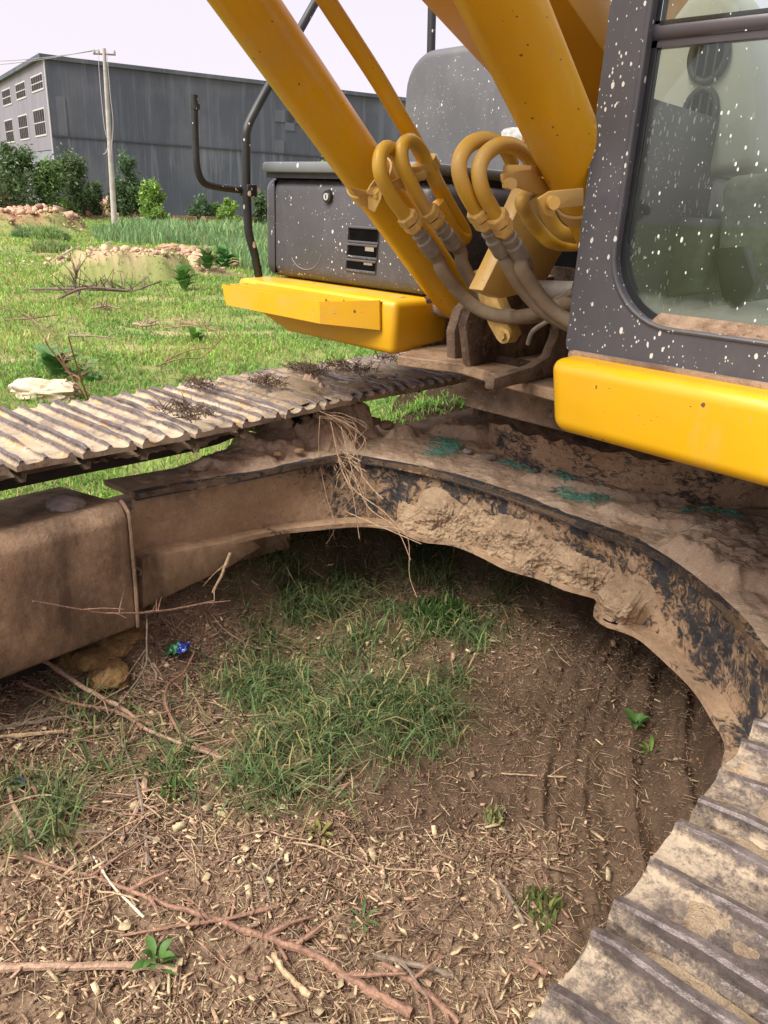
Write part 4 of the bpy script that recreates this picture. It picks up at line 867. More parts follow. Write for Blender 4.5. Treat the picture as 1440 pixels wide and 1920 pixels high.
SANDM = m_mud('sandy_earth', (.44, .32, .19), (.30, .20, .12), .9, 3)
glump(345, 484, .44, SANDM, 31, 'boxy sandy earth clump at the end of the rubble strip', 'clod', (1.1, .8, .50), .5, .6)
glump(318, 490, .26, SANDM, 35, 'sandy clod touching the left side of the boxy clump', 'clod', (1.1, .9, .5), .5, .6)
glump(380, 486, .24, M['mud'], 37, 'brown clod touching the right side of the boxy clump', 'clod', (1, .8, .6), .5, .6)
glump(372, 500, .28, M['mud'], 33, 'rounded brown lump in front of the boxy clump', 'clod', (1.1, .8, .5), .6)
for (a, b, r, lab) in [(885, 905, .05, ''), (690, 795, .09, 'dark earth lump in the gap beside the track, leftmost'), (735, 790, .08, 'dark earth lump in the gap, in the middle'), (790, 800, .1, 'dark earth lump in the gap closest to the ring')]:
    if lab: q = onz(a, b, .25); q = onx(a, b, -1.75); lump('earth_clod', (q.x, q.y, .24), r*1.6, M['grease'], int(a), lab, 'clod', (1.2, 1, .7), .5)
# white cloth in the grass
x_, y_ = pxy(88, 752); lump('cloth_rag', (x_, y_, ground_at(x_, y_)+.05), .20, m_mud('cream_cloth', (.66, .56, .42), (.50, .40, .28), .5, 5), 44, 'dirty cream cloth crumpled in the grass beside the far track', 'rag', (1.15, .5, .46), .9)

# crumpled wrapper
def crumple(name, c, sx, sy, rot, m, seed, label, cat, amp=.012):
    n = 16; X, Y = np.meshgrid(np.linspace(-sx, sx, n), np.linspace(-sy, sy, n), indexing='ij'); x, y = X.ravel(), Y.ravel()
    z = amp*fbm(x*60, y*60, s=seed, o=3, g=.7)*2+.012+.5*np.abs(x)*.4; x = x+.006*fbm(y*80, x*80, s=seed+2, o=2)
    o = npmesh(name, np.stack([x, y, z], -1), gridF(n, n), m, label=label, cat=cat); o.location = c; o.rotation_euler = (.25, .1, rot)
    sm_ = o.modifiers.new('thick', 'SOLIDIFY'); sm_.thickness = .0006; return o
w = NT('snack_wrapper', .28, 0, .5); tc = w.node('ShaderNodeTexCoord'); ox = w.xyz(tc.outputs['Object'], 1)
c = w.mix(w.rng(w.math('ADD', ox, w.math('MULTIPLY', w.noise(60, 2), .02)), .010, .016), (.02, .20, .06), (.01, .04, .32)); c = w.mix(w.rng(w.noise(90, 3), .6, .64), c, (.6, .65, .62)); w.col(c)
q = ong(335, 1222, .03); crumple('snack_wrapper', q, .026, .040, -.9, w.m, 3, 'crumpled blue and green plastic wrapper among the grass', 'wrapper', .014)
x_, y_ = pxy(42, 1470); part_ = MB().tube([(0, 0, 0), (0, 0, .004), (0, 0, .012), (0, 0, .012)], [.017, .018, .017, .012], 20).build('bottle_cap', m_flat('navy_plastic', (.015, .03, .07), .4), label='dark blue bottle cap lying by twigs near the left edge', cat='bottle cap'); part_.location = (x_, y_, ground_at(x_, y_)+.01); part_.rotation_euler = (.5, .2, 0)

# ================================================================== branches
def bark_tube(mb, cols, path, r0, r1, c, sm_=6, nodes=True):
    n0 = len(mb.v); P = [Vector(p) for p in path]; k = len(P); rr_ = [r0+(r1-r0)*i/(k-1) for i in range(k)]
    P, rr_ = catmull(P, rr_, sm_)
    for i in range(len(P)):
        P[i] = P[i]+Vector((rnd(-1, 1), rnd(-1, 1), rnd(-1, 1)))*rr_[i]*.25
        if nodes and i % 7 == 3: rr_[i] *= 1.3
    mb.tube(P, rr_, 7); n1 = len(mb.v)
    for i in range(n1-n0): f = rnd(.8, 1.2); cols.append((c[0]*f, c[1]*f, c[2]*f))
def branch(pts, r0, r1, c, label, twigs=0, z=.012, cat='branch', tl=.10, name='fallen_branch', plane=None):
    mb = MB(); cols = []; path = []
    for q in pts:
        zz = q[2] if len(q) > 2 else z
        if plane is not None: path.append(onx(q[0], q[1], plane)); continue
        path.append(ong(q[0], q[1], zz))
    bark_tube(mb, cols, path, r0, r1, c)
    for k in range(twigs):
        t = rnd(.15, .95)*(len(path)-1); i = int(t); i = min(i, len(path)-2); a = path[i].lerp(path[i+1], t-i); u = (path[i+1]-path[i]).normalized(); s_ = random.choice((-1, 1))
        d = (u*rnd(.4, .9)+Vector((-u.y, u.x, 0))*s_*rnd(.4, .9)+Vector((0, 0, rnd(0, .45)))).normalized()*tl*rnd(.5, 1.3)
        bark_tube(mb, cols, [a, a+d*.5+Vector((0, 0, rnd(0, .01))), a+d], max(.0012, r1*.55), max(.0007, r1*.25), c, 4)
    me_o = mb.build(name, M['bark'], smooth=50, label=label, cat=cat)
    at = me_o.data.color_attributes.new('tint', 'FLOAT_COLOR', 'POINT')
    if len(cols) == len(me_o.data.vertices): at.data.foreach_set('color', np.concatenate([np.array(cols), np.ones((len(cols), 1))], 1).astype(np.float32).ravel())
    else: at.data.foreach_set('color', np.tile(np.array([*c, 1], np.float32), len(me_o.data.vertices)))
    return me_o
RB = (.27, .155, .105); PB = (.38, .25, .17); GB = (.22, .165, .12); TB = (.45, .32, .19); WB = (.62, .55, .42)
branch([(45, 1605), (120, 1630), (200, 1652), (300, 1692), (380, 1715), (450, 1742), (520, 1765), (600, 1795), (650, 1832), (720, 1872), (772, 1902)], .003, .0105, RB, 'longest red-brown branch running diagonally across the lower litter', 6)
branch([(-40, 1818), (60, 1813), (150, 1812), (270, 1812), (335, 1820)], .0085, .0075, PB, 'straight pinkish stick entering from the left near the bottom', 0)
branch([(75, 1232, .06), (160, 1290, .05), (240, 1335, .04), (270, 1365, .03), (370, 1405, .02), (430, 1425, .02)], .0075, .004, PB, 'thick pale branch crossing down from the orange clods to the grass', 7)
branch([(45, 1282, .04), (135, 1318, .04), (220, 1335, .04), (268, 1366, .03)], .0045, .006, RB, 'reddish branch lying just below the thick pale branch', 6)
branch([(-30, 1372), (40, 1358), (100, 1348), (185, 1338)], .0075, .0055, GB, 'grey-brown stick at the left edge, upper of two', 2)
branch([(-30, 1384), (100, 1373), (170, 1365), (228, 1357)], .006, .0055, TB, 'pale straight stick at the left edge, lower of two', 1)
branch([(275, 1150, .2), (275, 1200, .16), (272, 1250, .1), (235, 1305, .06), (180, 1370, .03)], .0028, .003, GB, 'grey twig standing up against the weld rib', 4)
branch([(365, 1222, .05), (345, 1260, .04), (315, 1285, .04), (312, 1325, .03), (350, 1385, .03), (430, 1424)], .0035, .0055, RB, 'curved red twig bending below the blue and green wrapper', 7)
branch([(420, 1337), (355, 1385), (295, 1440)], .003, .0055, RB, 'short red twig crossing the curved red twig', 3)
branch([(275, 1450), (265, 1500), (228, 1577)], .008, .006, PB, 'stout light brown stick pointing down the left litter', 1)
branch([(215, 1370), (250, 1440), (268, 1525), (278, 1625)], .004, .005, GB, 'dark slender stick beside the stout light brown stick', 4)
branch([(540, 1692), (430, 1722), (340, 1735), (225, 1755)], .005, .0025, RB, 'thin brown branch crossing over the longest branch', 5)
branch([(650, 1442), (615, 1485)], .0065, .006, GB, 'short stub of wood at the right end of the grass patch', 0)
branch([(617, 1408), (560, 1432), (508, 1455)], .0055, .005, PB, 'peeling stick lying inside the lower grass patch', 0)
branch([(12, 1435), (22, 1500), (62, 1572)], .005, .006, PB, 'pinkish stick at the far left beside the bottle cap', 2)
branch([(-10, 1425), (32, 1428), (75, 1500)], .005, .004, RB, 'bent red twig right of the bottle cap', 1)
branch([(175, 1605), (215, 1665), (270, 1720)], .0022, .003, WB, 'white dry blade of grass over brown litter', 0, cat='dry blade', name='dry_blade')
branch([(512, 1790), (540, 1830), (582, 1868)], .006, .006, TB, 'curved tan stick below the longest branch', 0)
branch([(720, 1806), (785, 1850), (860, 1917)], .006, .007, RB, 'brown stick at the bottom right of the litter', 3)
branch([(700, 1790), (790, 1812), (850, 1830)], .0065, .006, GB, 'grey stick lying across the brown stick at the bottom', 2)
branch([(935, 1650), (960, 1690), (984, 1732)], .006, .0045, GB, 'short brown stick on the dark soil left of the near track', 1)
branch([(940, 1450), (1000, 1454), (1062, 1457)], .002, .0025, TB, 'thin straw twig lying level on the dark soil', 1)
branch([(550, 1700), (575, 1740), (612, 1785)], .003, .002, RB, 'slim red twig sloping right of the branch crossing', 1)
branch([(535, 1590), (520, 1615), (485, 1650)], .003, .004, GB, 'forked grey twig in the middle of the litter', 3)
branch([(985, 1800), (1010, 1815), (1030, 1828)], .007, .006, RB, 'stub of red wood close to the near track', 0)
branch([(62, 1127), (135, 1140), (200, 1150), (300, 1146), (400, 1128)], .0022, .0038, RB, 'red twig with pale buds passing in front of the muddy frame box', 8, plane=-.80)
branch([(432, 1036), (415, 1080), (398, 1112)], .006, .004, TB, 'forked tan root stub under the left leg of the frame', 2, plane=-.86)
branch([(-20, 1250), (40, 1240), (100, 1246)], .004, .004, GB, 'dull twig under the frame box at the left edge', 2, z=.02)
# dead brush in the far field
def brush(paths, r, c, label, tw, tl, zz=.1, cat='dead branch'):
    mb = MB(); cols = []
    for pts in paths:
        path = []
        for (a, b, h) in pts:
            p = onz(a, b, 0); g = ground_at(p.x, p.y); d_ = onz(a, b, g+h); path.append(d_)
        bark_tube(mb, cols, path, r, r*.5, c, 5)
        for k in range(tw):
            t = rnd(.1, .95)*(len(path)-1); i = min(int(t), len(path)-2); a = path[i].lerp(path[i+1], t-i); d = Vector((rnd(-1, 1), rnd(-1, 1), rnd(-.1, 1.1))).normalized()*tl*rnd(.4, 1.2)
            bark_tube(mb, cols, [a, a+d*.5+Vector((0, 0, rnd(-.02, .03))), a+d], r*.45, r*.2, c, 4)
    o = mb.build('dead_branch', M['bark'], smooth=50, label=label, cat=cat); at = o.data.color_attributes.new('tint', 'FLOAT_COLOR', 'POINT'); at.data.foreach_set('color', np.concatenate([np.array(cols), np.ones((len(cols), 1))], 1).astype(np.float32).ravel())
brush([[(60, 542, .1), (150, 542, .25), (215, 545, .2), (250, 545, .2), (300, 527, .3)], [(145, 505, .4), (142, 530, .2), (150, 560, .1)], [(110, 560, .05), (160, 540, .3), (240, 545, .3)]], .018, (.15, .10, .08), 'large dead branch with upright twigs in front of the sandy mound', 22, .35)
brush([[(0, 576, .05), (45, 588, .1), (75, 610, .1), (105, 630, .05)], [(10, 600, .05), (60, 597, .1), (110, 590, .1)]], .010, (.2, .13, .08), 'bent thin branch in the grass at the left edge of the field', 5, .2)
brush([[(130, 629, .05), (170, 630, .05), (215, 634, .05)]], .015, (.30, .24, .18), 'pale stick lying level in the middle of the grass', 2, .1)
brush([[(165, 748, .03), (130, 700, .15), (95, 655, .4), (85, 640, .5)], [(160, 745, .03), (120, 680, .3), (110, 660, .4)], [(165, 748, .03), (145, 690, .35), (128, 630, .7)]], .007, (.30, .16, .11), 'reddish brush of thin stems beside the cream cloth', 10, .2)
brush([[(300, 685, .03), (325, 668, .1), (365, 655, .15), (400, 652, .15)], [(300, 683, .03), (340, 672, .1), (380, 668, .1), (420, 630, .3)], [(292, 686, .02), (330, 680, .04)]], .008, (.27, .17, .10), 'loose tan brush beside the far track at mid field', 4, .15)
brush([[(310, 615, .05), (370, 610, .1), (430, 612, .05)], [(330, 600, .03), (380, 612, .05), (440, 628, .03)]], .009, (.32, .19, .13), 'low reddish twigs on the bare strip left of the yellow step', 8, .2)
brush([[(250, 607, .04), (280, 610, .06), (300, 606, .04)], [(262, 612, .04), (295, 600, .1)]], .016, (.36, .27, .18), 'short pale stump piece beside the bare strip', 4, .12)
brush([[(170, 578, .05), (200, 574, .1), (225, 578, .08)], [(185, 570, .1), (215, 582, .04)]], .016, (.28, .2, .14), 'broken pale stick under the large dead branch', 6, .2)
brush([[(382, 480, .3), (390, 470, .5), (385, 462, .7)]], .06, (.42, .36, .28), 'pale stump leaning on the boxy earth clump', 2, .2, cat='stump')
brush([[(118, 478, .3), (135, 468, .35), (150, 462, .4)]], .03, (.46, .38, .28), 'pale broken stick poking out of the left end of the rubble strip', 1, .2)
brush([[(190, 462, .3), (210, 452, .3)]], .03, (.46, .38, .28), 'pale short stick on the rubble strip below the pole', 1, .2)

# ================================================================== weeds
def leafmesh(mb, cols, c, d, L, w, col, arch=.3):
    d = d.normalized(); s_ = d.cross(Vector((0, 0, 1))).normalized(); up = s_.cross(d); n0 = len(mb.v); n = 5
    for i in range(n+1):
        t = i/n; ww = w*math.sin(math.pi*min(1, t*.93+.05))**.8; p = c+d*L*t+up*(arch*L*math.sin(t*2.2)*.6)-Vector((0, 0, arch*L*t*t*.7))
        mb.v += [tuple(p+s_*ww+up*ww*.35), tuple(p), tuple(p-s_*ww+up*ww*.35)]
    for i in range(n): a = n0+i*3; mb.f += [(a, a+1, a+4, a+3), (a+1, a+2, a+5, a+4)]
    for _ in range((n+1)*3): f = rnd(.85, 1.15); cols.append((col[0]*f, col[1]*f, col[2]*f))
def weed(px, py, n, L, w, col, label, el=(.2, 1.0), h=0.0, name='weed'):
    mb = MB(); cols = []; x, y = pxy(px, py); z = ground_at(x, y)
    for k in range(n):
        a = k*2.4+rnd(-.3, .3); e = rnd(*el); lf = L*rnd(.6, 1.1); c0 = Vector((x, y, z+h*k/max(1, n)+.005))
        leafmesh(mb, cols, c0+Vector((math.cos(a), math.sin(a), 0))*.15*L, Vector((math.cos(a)*math.cos(e), math.sin(a)*math.cos(e), math.sin(e))), lf, lf*w, col)
    if h:
        nn = len(mb.v); mb.tube([(x, y, z-.01), (x, y, z+h)], .003, 6); cols += [col]*(len(mb.v)-nn)
    me = bpy.data.meshes.new(name); me.from_pydata(mb.v, [], mb.f); finish(me, M['leaf'], 60); o = bpy.data.objects.new(name, me); link(o); tag(o, label, 'weed')
    at = me.color_attributes.new('tint', 'FLOAT_COLOR', 'POINT'); at.data.foreach_set('color', np.concatenate([np.array(cols), np.ones((len(cols), 1))], 1).astype(np.float32).ravel())
LG = (.10, .20, .05); YG = (.16, .27, .05)
weed(294, 1805, 11, .055, .2, LG, 'small leafy weed growing over the pinkish stick', h=.03)
weed(1185, 1392, 12, .055, .2, LG, 'leafy weed on the dark ribbed soil under the arch', h=.02)
weed(635, 1375, 7, .04, .3, YG, 'round-leaved yellow-green weed inside the grass patch')
weed(565, 1262, 8, .05, .22, LG, 'broad weed near the top of the lit grass patch')
weed(1215, 1440, 9, .06, .10, YG, 'thin yellowing weed below the leafy weed on soil')
weed(105, 715, 14, .26, .35, (.11, .24, .07), 'big-leaved weed beside the cream cloth', (.1, .8), .15)
weed(165, 722, 8, .16, .35, (.11, .24, .07), 'smaller big-leaved weed right of the red brush', (.1, .8), .1)
weed(345, 545, 26, .30, .30, (.12, .26, .06), 'bushy weed at the edge of the sandy mound', (.2, 1.2), .25)
weed(365, 642, 12, .16, .3, (.17, .33, .07), 'bright weed in the grass left of the yellow step', (.2, 1.2), .08)
weed(420, 500, 40, .36, .25, (.09, .22, .06), 'leafy weed mass beside the grey stump clump', (.1, 1.2), .3)
weed(390, 515, 34, .34, .25, (.10, .23, .06), 'leafy weed hiding the foot of the earth clump', (.1, 1.2), .25)
weed(600, 1575, 10, .05, .12, (.26, .27, .07), 'yellowing grass tuft right of the litter centre')
weed(680, 1725, 6, .05, .08, (.10, .18, .06), 'few dark blades standing in the lower litter')

# ================================================================== grass, litter
def blades(name, x, y, h, w, col, lean=.5, label=None, z=None, **kw):
    n = len(x); z = groundz(x, y) if z is None else z; a = RNG.uniform(0, 2*np.pi, n); b = RNG.uniform(0, 2*np.pi, n); l = np.abs(RNG.normal(lean, lean*.5, n))*h
    dx, dy = np.cos(a)*l, np.sin(a)*l; sx, sy = np.cos(b)*w, np.sin(b)*w
    V = np.stack([np.stack([x-sx, y-sy, z-.004], -1), np.stack([x+sx, y+sy, z-.004], -1), np.stack([x+dx*.35-sx*.8, y+dy*.35-sy*.8, z+h*.6], -1), np.stack([x+dx*.35+sx*.8, y+dy*.35+sy*.8, z+h*.6], -1), np.stack([x+dx, y+dy, z+h*np.maximum(.25, 1-.5*(l/h)**2)], -1)], 1).reshape(-1, 3)
    i = (np.arange(n)*5)[:, None]; F = np.concatenate([i+np.array([[0, 1, 3]]), i+np.array([[0, 3, 2]]), i+np.array([[2, 3, 4]])], 1).reshape(-1, 3)
    c = np.repeat(col, 5, 0); k = np.tile(np.array([.75, .75, 1.0, 1.0, 1.15]), n)[:, None]
    return npmesh(name, V, F, M['grass'], color=np.clip(c*(1+0*k), 0, 1), kind='stuff', **kw)
def gcol(n, base, var=.25, dry=.12, dc=(.42, .36, .16)):
    c = np.array(base)[None]*(1+var*RNG.normal(0, 1, (n, 1)))*(1+.08*RNG.normal(0, 1, (n, 3))); d = RNG.random(n) < dry; c[d] = np.array(dc)*RNG.uniform(.6, 1.1, (d.sum(), 1)); return np.clip(c, .01, .9)
# short grass under and in front of the arch
n = 260000; x = RNG.uniform(-1.5, .9, n); y = RNG.uniform(-.3, 2.6, n); m_ = .8*near_grass(x, y)**1.5*(.03+.95*sstep(-.15, .32, fbm(x*7, y*7, s=55, o=4, g=.65))); k = RNG.random(n) < m_*.62; x, y = x[k], y[k]
blades('short_grass', x, y, RNG.uniform(.025, .12, len(x)), RNG.uniform(.0012, .0034, len(x)), gcol(len(x), (.125, .185, .07), .34, .2), 1.3)
# the field beyond the far track
n = 640000; r = np.exp(RNG.uniform(np.log(2.0), np.log(62), n)); a0 = math.pi/2+R_(YAW); a = a0+RNG.uniform(R_(-40), R_(50), n); x = SX+r*np.cos(a); y = SY+r*np.sin(a)
g = far_grass(x, y)*(.22+.78*sstep(-.22, .22, fbm(x*1.1, y*1.1, s=57, o=5, g=.65))); k = RNG.random(n) < g; x, y, r = x[k], y[k], r[k]
tone = fbm(x*.7, y*.7, s=58, o=4)[:, None]; c = gcol(len(x), (.215, .36, .07), .18, .18)*(1+.55*tone*np.array([[1.2, .6, .8]]))
blades('field_grass', x, y, RNG.uniform(.03, .09, len(x))*(1+.6*np.clip(tone[:, 0], -.5, 1))*(1+r*.02), .0016+r*.00055, np.clip(c, .01, .9), .9)
# tall blue-green grass in front of the hall
n = 52000; r = np.exp(RNG.uniform(np.log(15), np.log(48), n)); a = a0+RNG.uniform(R_(-20), R_(26), n); x = SX+r*np.cos(a); y = SY+r*np.sin(a); px_, py_ = gpx(x, y)
P_tall = [pxy(*q) for q in [(165, 442), (300, 418), (480, 428), (700, 440), (700, 520), (500, 520), (440, 495), (400, 470), (330, 458), (250, 462), (190, 455)]]
k = inpoly(x, y, P_tall) & (RNG.random(n) < .35+.65*sstep(-.3, .2, fbm(x*.5, y*.5, s=61, o=3))); x, y, r = x[k], y[k], r[k]; tone = fbm(x*.35, y*.35, s=63, o=3)[:, None]
blades('tall_grass', x, y, RNG.uniform(.25, .62, len(x))*(1+.5*tone[:, 0]), .006+r*.0006, np.clip(gcol(len(x), (.19, .31, .13), .2, .05)*(1+.5*tone), .01, .9), .35)
# tufts round the field
def tuft(px, py, n, h, rad, col, label, cat='grass tuft'):
    cx_, cy_ = pxy(px, py); t = RNG.uniform(0, 2*np.pi, n); q = rad*np.sqrt(RNG.random(n)); x = cx_+q*np.cos(t); y = cy_+q*np.sin(t); d = np.hypot(cx_-SX, cy_-SY)
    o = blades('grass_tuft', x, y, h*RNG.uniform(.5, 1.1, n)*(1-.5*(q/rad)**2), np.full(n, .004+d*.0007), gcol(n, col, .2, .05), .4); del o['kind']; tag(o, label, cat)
tuft(95, 452, 1100, .6, .6, (.24, .36, .12), 'round green grass tuft in front of the left dirt heap')
tuft(58, 446, 900, .5, .6, (.18, .29, .11), 'darker grass tuft left of the round green one')
tuft(95, 470, 500, .4, .5, (.25, .34, .12), 'pale grass tuft on the rubble strip')
tuft(155, 389, 900, 1.1, .8, (.20, .31, .14), 'blue-green tuft on top of the dirt near the concrete pole')
tuft(330, 1480, 0+60, .05, .05, (.10, .18, .04), 'few green blades poking out of the litter centre')
tuft(820, 1165, 420, .10, .14, (.07, .13, .03), 'grass tuft under the arch with the shade painted into its dark green')  # blade colour darkened to carry the shade of the arch
tuft(1110, 1850, 60, .05, .05, (.16, .2, .06), 'yellow-green blades beside the near track')
tuft(1010, 1705, 90, .05, .06, (.16, .2, .06), 'straw-coloured tuft pressed in the soil')
tuft(925, 1530, 70, .05, .03, (.30, .30, .14), 'pale dry tuft standing on the dark soil')

# chips, straw, bark and dry leaves
def boxes(x, y, z, L, w, t, yaw, pit, rol, bend, col, name, mat, **kw):
    n = len(x); u = np.array([-1, 0, 1.0]); V = []
    cy_, sy_ = np.cos(yaw), np.sin(yaw); cp_, sp_ = np.cos(pit), np.sin(pit); cr, sr = np.cos(rol), np.sin(rol)
    for uu in (-1, 0, 1):
        for (a, b) in ((-1, -1), (1, -1), (1, 1), (-1, 1)):
            X = uu*L/2; Yl = a*w/2*(1 if uu == 0 else .8); Z = b*t/2+bend*(uu*uu)*L; Y2, Z2 = Yl*cr-Z*sr, Yl*sr+Z*cr; X2, Z3 = X*cp_-Z2*sp_, X*sp_+Z2*cp_
            V.append(np.stack([x+X2*cy_-Y2*sy_, y+X2*sy_+Y2*cy_, z+Z3], -1))
    V = np.stack(V, 1).reshape(-1, 3); f = []
    for s_ in (0, 4): f += [(s_+i, s_+(i+1) % 4, s_+4+(i+1) % 4, s_+4+i) for i in range(4)]
    f += [(3, 2, 1, 0), (8, 9, 10, 11)]; F = ((np.arange(n)*12)[:, None, None]+np.array(f)[None]).reshape(-1, 4)
    return npmesh(name, V, F, mat, color=np.repeat(col, 12, 0), kind='stuff', **kw)
def litter_w(x, y):
    X0, Y0 = pxy(1010, 1380); s = np.maximum(blob(x, y, X0, Y0, .40, .85, -.5, 9, .3), sstep(.80, .98, x*.87+y*.49)*sstep(.35, .7, y)); w_ = 1-.93*s; w_ = w_*(1-.62*np.clip(near_grass(x, y)*1.1, 0, 1))
    w_ = w_*(1-.75*sstep(1.0, 1.5, y)); return np.clip(w_*(.45+.55*sstep(-.35, .25, fbm(x*4, y*4, s=77, o=3))), 0, 1)
def sample(n, lo=-.45, hi=2.1):
    x = RNG.uniform(-1.35, 1.0, n); y = RNG.uniform(lo, hi, n); k = RNG.random(n) < litter_w(x, y); x, y = x[k], y[k]; return x, y, groundz(x, y)
PAL = np.array([(.42, .29, .18), (.33, .215, .135), (.22, .135, .085), (.46, .36, .21), (.15, .095, .062), (.27, .155, .10), (.50, .40, .24)])
def pal(n, p): c = PAL[RNG.choice(len(PAL), n, p=p)]; return np.clip(c*(1+.18*RNG.normal(0, 1, (n, 1))), .02, .85)
x, y, z = sample(30000); n = len(x); L = RNG.gamma(2.2, .0095, n).clip(.005, .085)
boxes(x, y, z+.003+RNG.random(n)*.009, L, RNG.uniform(.002, .0075, n), RNG.uniform(.0012, .004, n), RNG.uniform(0, 6.3, n), RNG.normal(0, .22, n), RNG.normal(0, .5, n), RNG.normal(0, .05, n), pal(n, [.17, .2, .21, .08, .18, .12, .04]), 'wood_chips', M['litter'])
x, y, z = sample(62000); n = len(x); L = RNG.gamma(3, .011, n).clip(.01, .10)
boxes(x, y, z+.002+RNG.random(n)*.008, L, RNG.uniform(.0008, .0020, n), RNG.uniform(.0005, .0012, n), RNG.uniform(0, 6.3, n), RNG.normal(0, .20, n), RNG.normal(0, .6, n), RNG.normal(0, .06, n), pal(n, [.2, .2, .17, .17, .08, .08, .1]), 'straw_litter', M['litter'])
x, y, z = sample(3400); n = len(x); L = RNG.gamma(3, .0055, n).clip(.008, .032)
boxes(x, y, z+.009+RNG.random(n)*.008, L, L*RNG.uniform(.3, .75, n), np.full(n, .0006), RNG.uniform(0, 6.3, n), RNG.normal(0, .35, n), RNG.normal(0, .5, n), RNG.normal(0, .12, n), pal(n, [.12, .1, .05, .33, 0, .05, .35]), 'dry_leaf_litter', M['litter'])
# fine straw and crumbs over the bare soil
n = 24000; x = RNG.uniform(-1.3, 1.0, n); y = RNG.uniform(.2, 2.4, n); z = groundz(x, y); L = RNG.gamma(2.5, .008, n).clip(.004, .06)
boxes(x, y, z+.002+RNG.random(n)*.004, L, RNG.uniform(.0006, .0016, n), RNG.uniform(.0005, .001, n), RNG.uniform(0, 6.3, n), RNG.normal(0, .25, n), RNG.normal(0, .6, n), RNG.normal(0, .08, n), pal(n, [.16, .24, .24, .06, .2, .06, .04]), 'straw_litter', M['litter'])
n = 24000; x = RNG.uniform(-1.3, 1.0, n); y = RNG.uniform(-.3, 2.4, n); z = groundz(x, y); L = RNG.gamma(1.6, .0020, n).clip(.001, .016)
boxes(x, y, z+L*.2, L, L*RNG.uniform(.6, 1, n), L*RNG.uniform(.5, .9, n), RNG.uniform(0, 6.3, n), RNG.normal(0, .6, n), RNG.normal(0, .6, n), RNG.normal(0, .05, n), np.clip(np.array([[.17, .10, .06]])*(1+.3*RNG.normal(0, 1, (n, 1))), .02, .6), 'soil_crumbs', M['litter'])
TW = MB(); TC = []
for k in range(420):
    if k < 300: x0_, y0_ = rnd(-1.1, -.25), rnd(.0, 1.05)
    else: x0_, y0_ = rnd(-.9, .6), rnd(-.2, .8)
    L_ = rnd(.03, .24); a_ = rnd(0, 6.28); c_ = random.choice((RB, PB, GB, TB, (.14, .085, .06))); P_ = []
    for j in range(5):
        P_.append((x0_, y0_, ground_at(x0_, y0_)+.008+rnd(0, .012))); x0_ += L_/4*math.cos(a_); y0_ += L_/4*math.sin(a_); a_ += random.gauss(0, .22)
    r_ = rnd(.0009, .0028); bark_tube(TW, TC, P_, r_, r_*.6, c_, 3)
o = TW.build('twig_litter', M['bark'], smooth=50, kind='stuff'); at = o.data.color_attributes.new('tint', 'FLOAT_COLOR', 'POINT'); at.data.foreach_set('color', np.concatenate([np.array(TC), np.ones((len(TC), 1))], 1).astype(np.float32).ravel())
# rubble on the far heaps
n = 9000; X_, Y_, S_ = [], [], []
for i, (px, py, rx, ry, hh) in enumerate(MOUNDS):
    cx_, cy_ = pxy(px, py); k = 1400 if rx > 1.6 or py < 440 else 420; a = math.atan2(cy_-SY, cx_-SX)+math.pi/2; u, v = RNG.normal(0, .5, k)*rx, RNG.normal(0, .5, k)*ry
    X_.append(cx_+u*math.cos(a)-v*math.sin(a)); Y_.append(cy_+u*math.sin(a)+v*math.cos(a)); S_.append(RNG.gamma(1.6, .0011, k)*np.hypot(cx_-SX, cy_-SY))
x, y, L = np.concatenate(X_), np.concatenate(Y_), np.concatenate(S_); n = len(x); z = groundz(x, y); rd = (np.hypot(x-SX, y-SY) > 20)[:, None]
boxes(x, y, z+L*.2, L, L*RNG.uniform(.6, 1, n), L*RNG.uniform(.4, .8, n), RNG.uniform(0, 6.3, n), RNG.normal(0, .5, n), RNG.normal(0, .5, n), np.zeros(n), np.clip(np.where(rd, np.array([[.46, .28, .19]]), np.array([[.46, .34, .21]]))*(1+.25*RNG.normal(0, 1, (n, 1))), .03, .8), 'rubble', M['litter'])

# ================================================================== far background
def dist_pt(px, py, d):
    r = ray(px, py); h = math.hypot(r[0], r[1]); return Vector((CAM_POS[0]+r[0]/h*d, CAM_POS[1]+r[1]/h*d, CAM_POS[2]+r[2]/h*d))
def zline(P, py):
    lo, hi = -20, 80
    for _ in range(50):
        m_ = (lo+hi)/2
        if proj((P[0], P[1], m_))[1] > py: lo = m_
        else: hi = m_
    return lo
C0 = dist_pt(103, 310, 65); hr_ = zline(C0, 103); hs_ = zline(C0, 254)
rp = onz(730, 180, hr_); u1 = Vector((rp.x-C0.x, rp.y-C0.y, 0)).normalized(); sp = onz(0, 271, hs_); u2 = Vector((sp.x-C0.x, sp.y-C0.y, 0)).normalized()
def vplane(px, py, C, u):      # ray against the vertical plane through C along u -> (s, z)
    d = ray(px, py); n_ = Vector((u.y, -u.x, 0)); t = (n_.x*(C.x-CAM_POS[0])+n_.y*(C.y-CAM_POS[1]))/(n_.x*d[0]+n_.y*d[1]); P = Vector(CAM_POS+d*t); return (P-Vector((C.x, C.y, P.z))).dot(u), P.z
HALL = empty('factory_hall', (C0.x, C0.y, 0)); tag(HALL, 'long dark grey metal-clad factory hall beyond the field', 'building')
def H(o, par=None):
    p = par or HALL; off = Vector((C0.x, C0.y, 0)); o.parent = p; o.location = o.location-off if p is HALL else o.location; return o
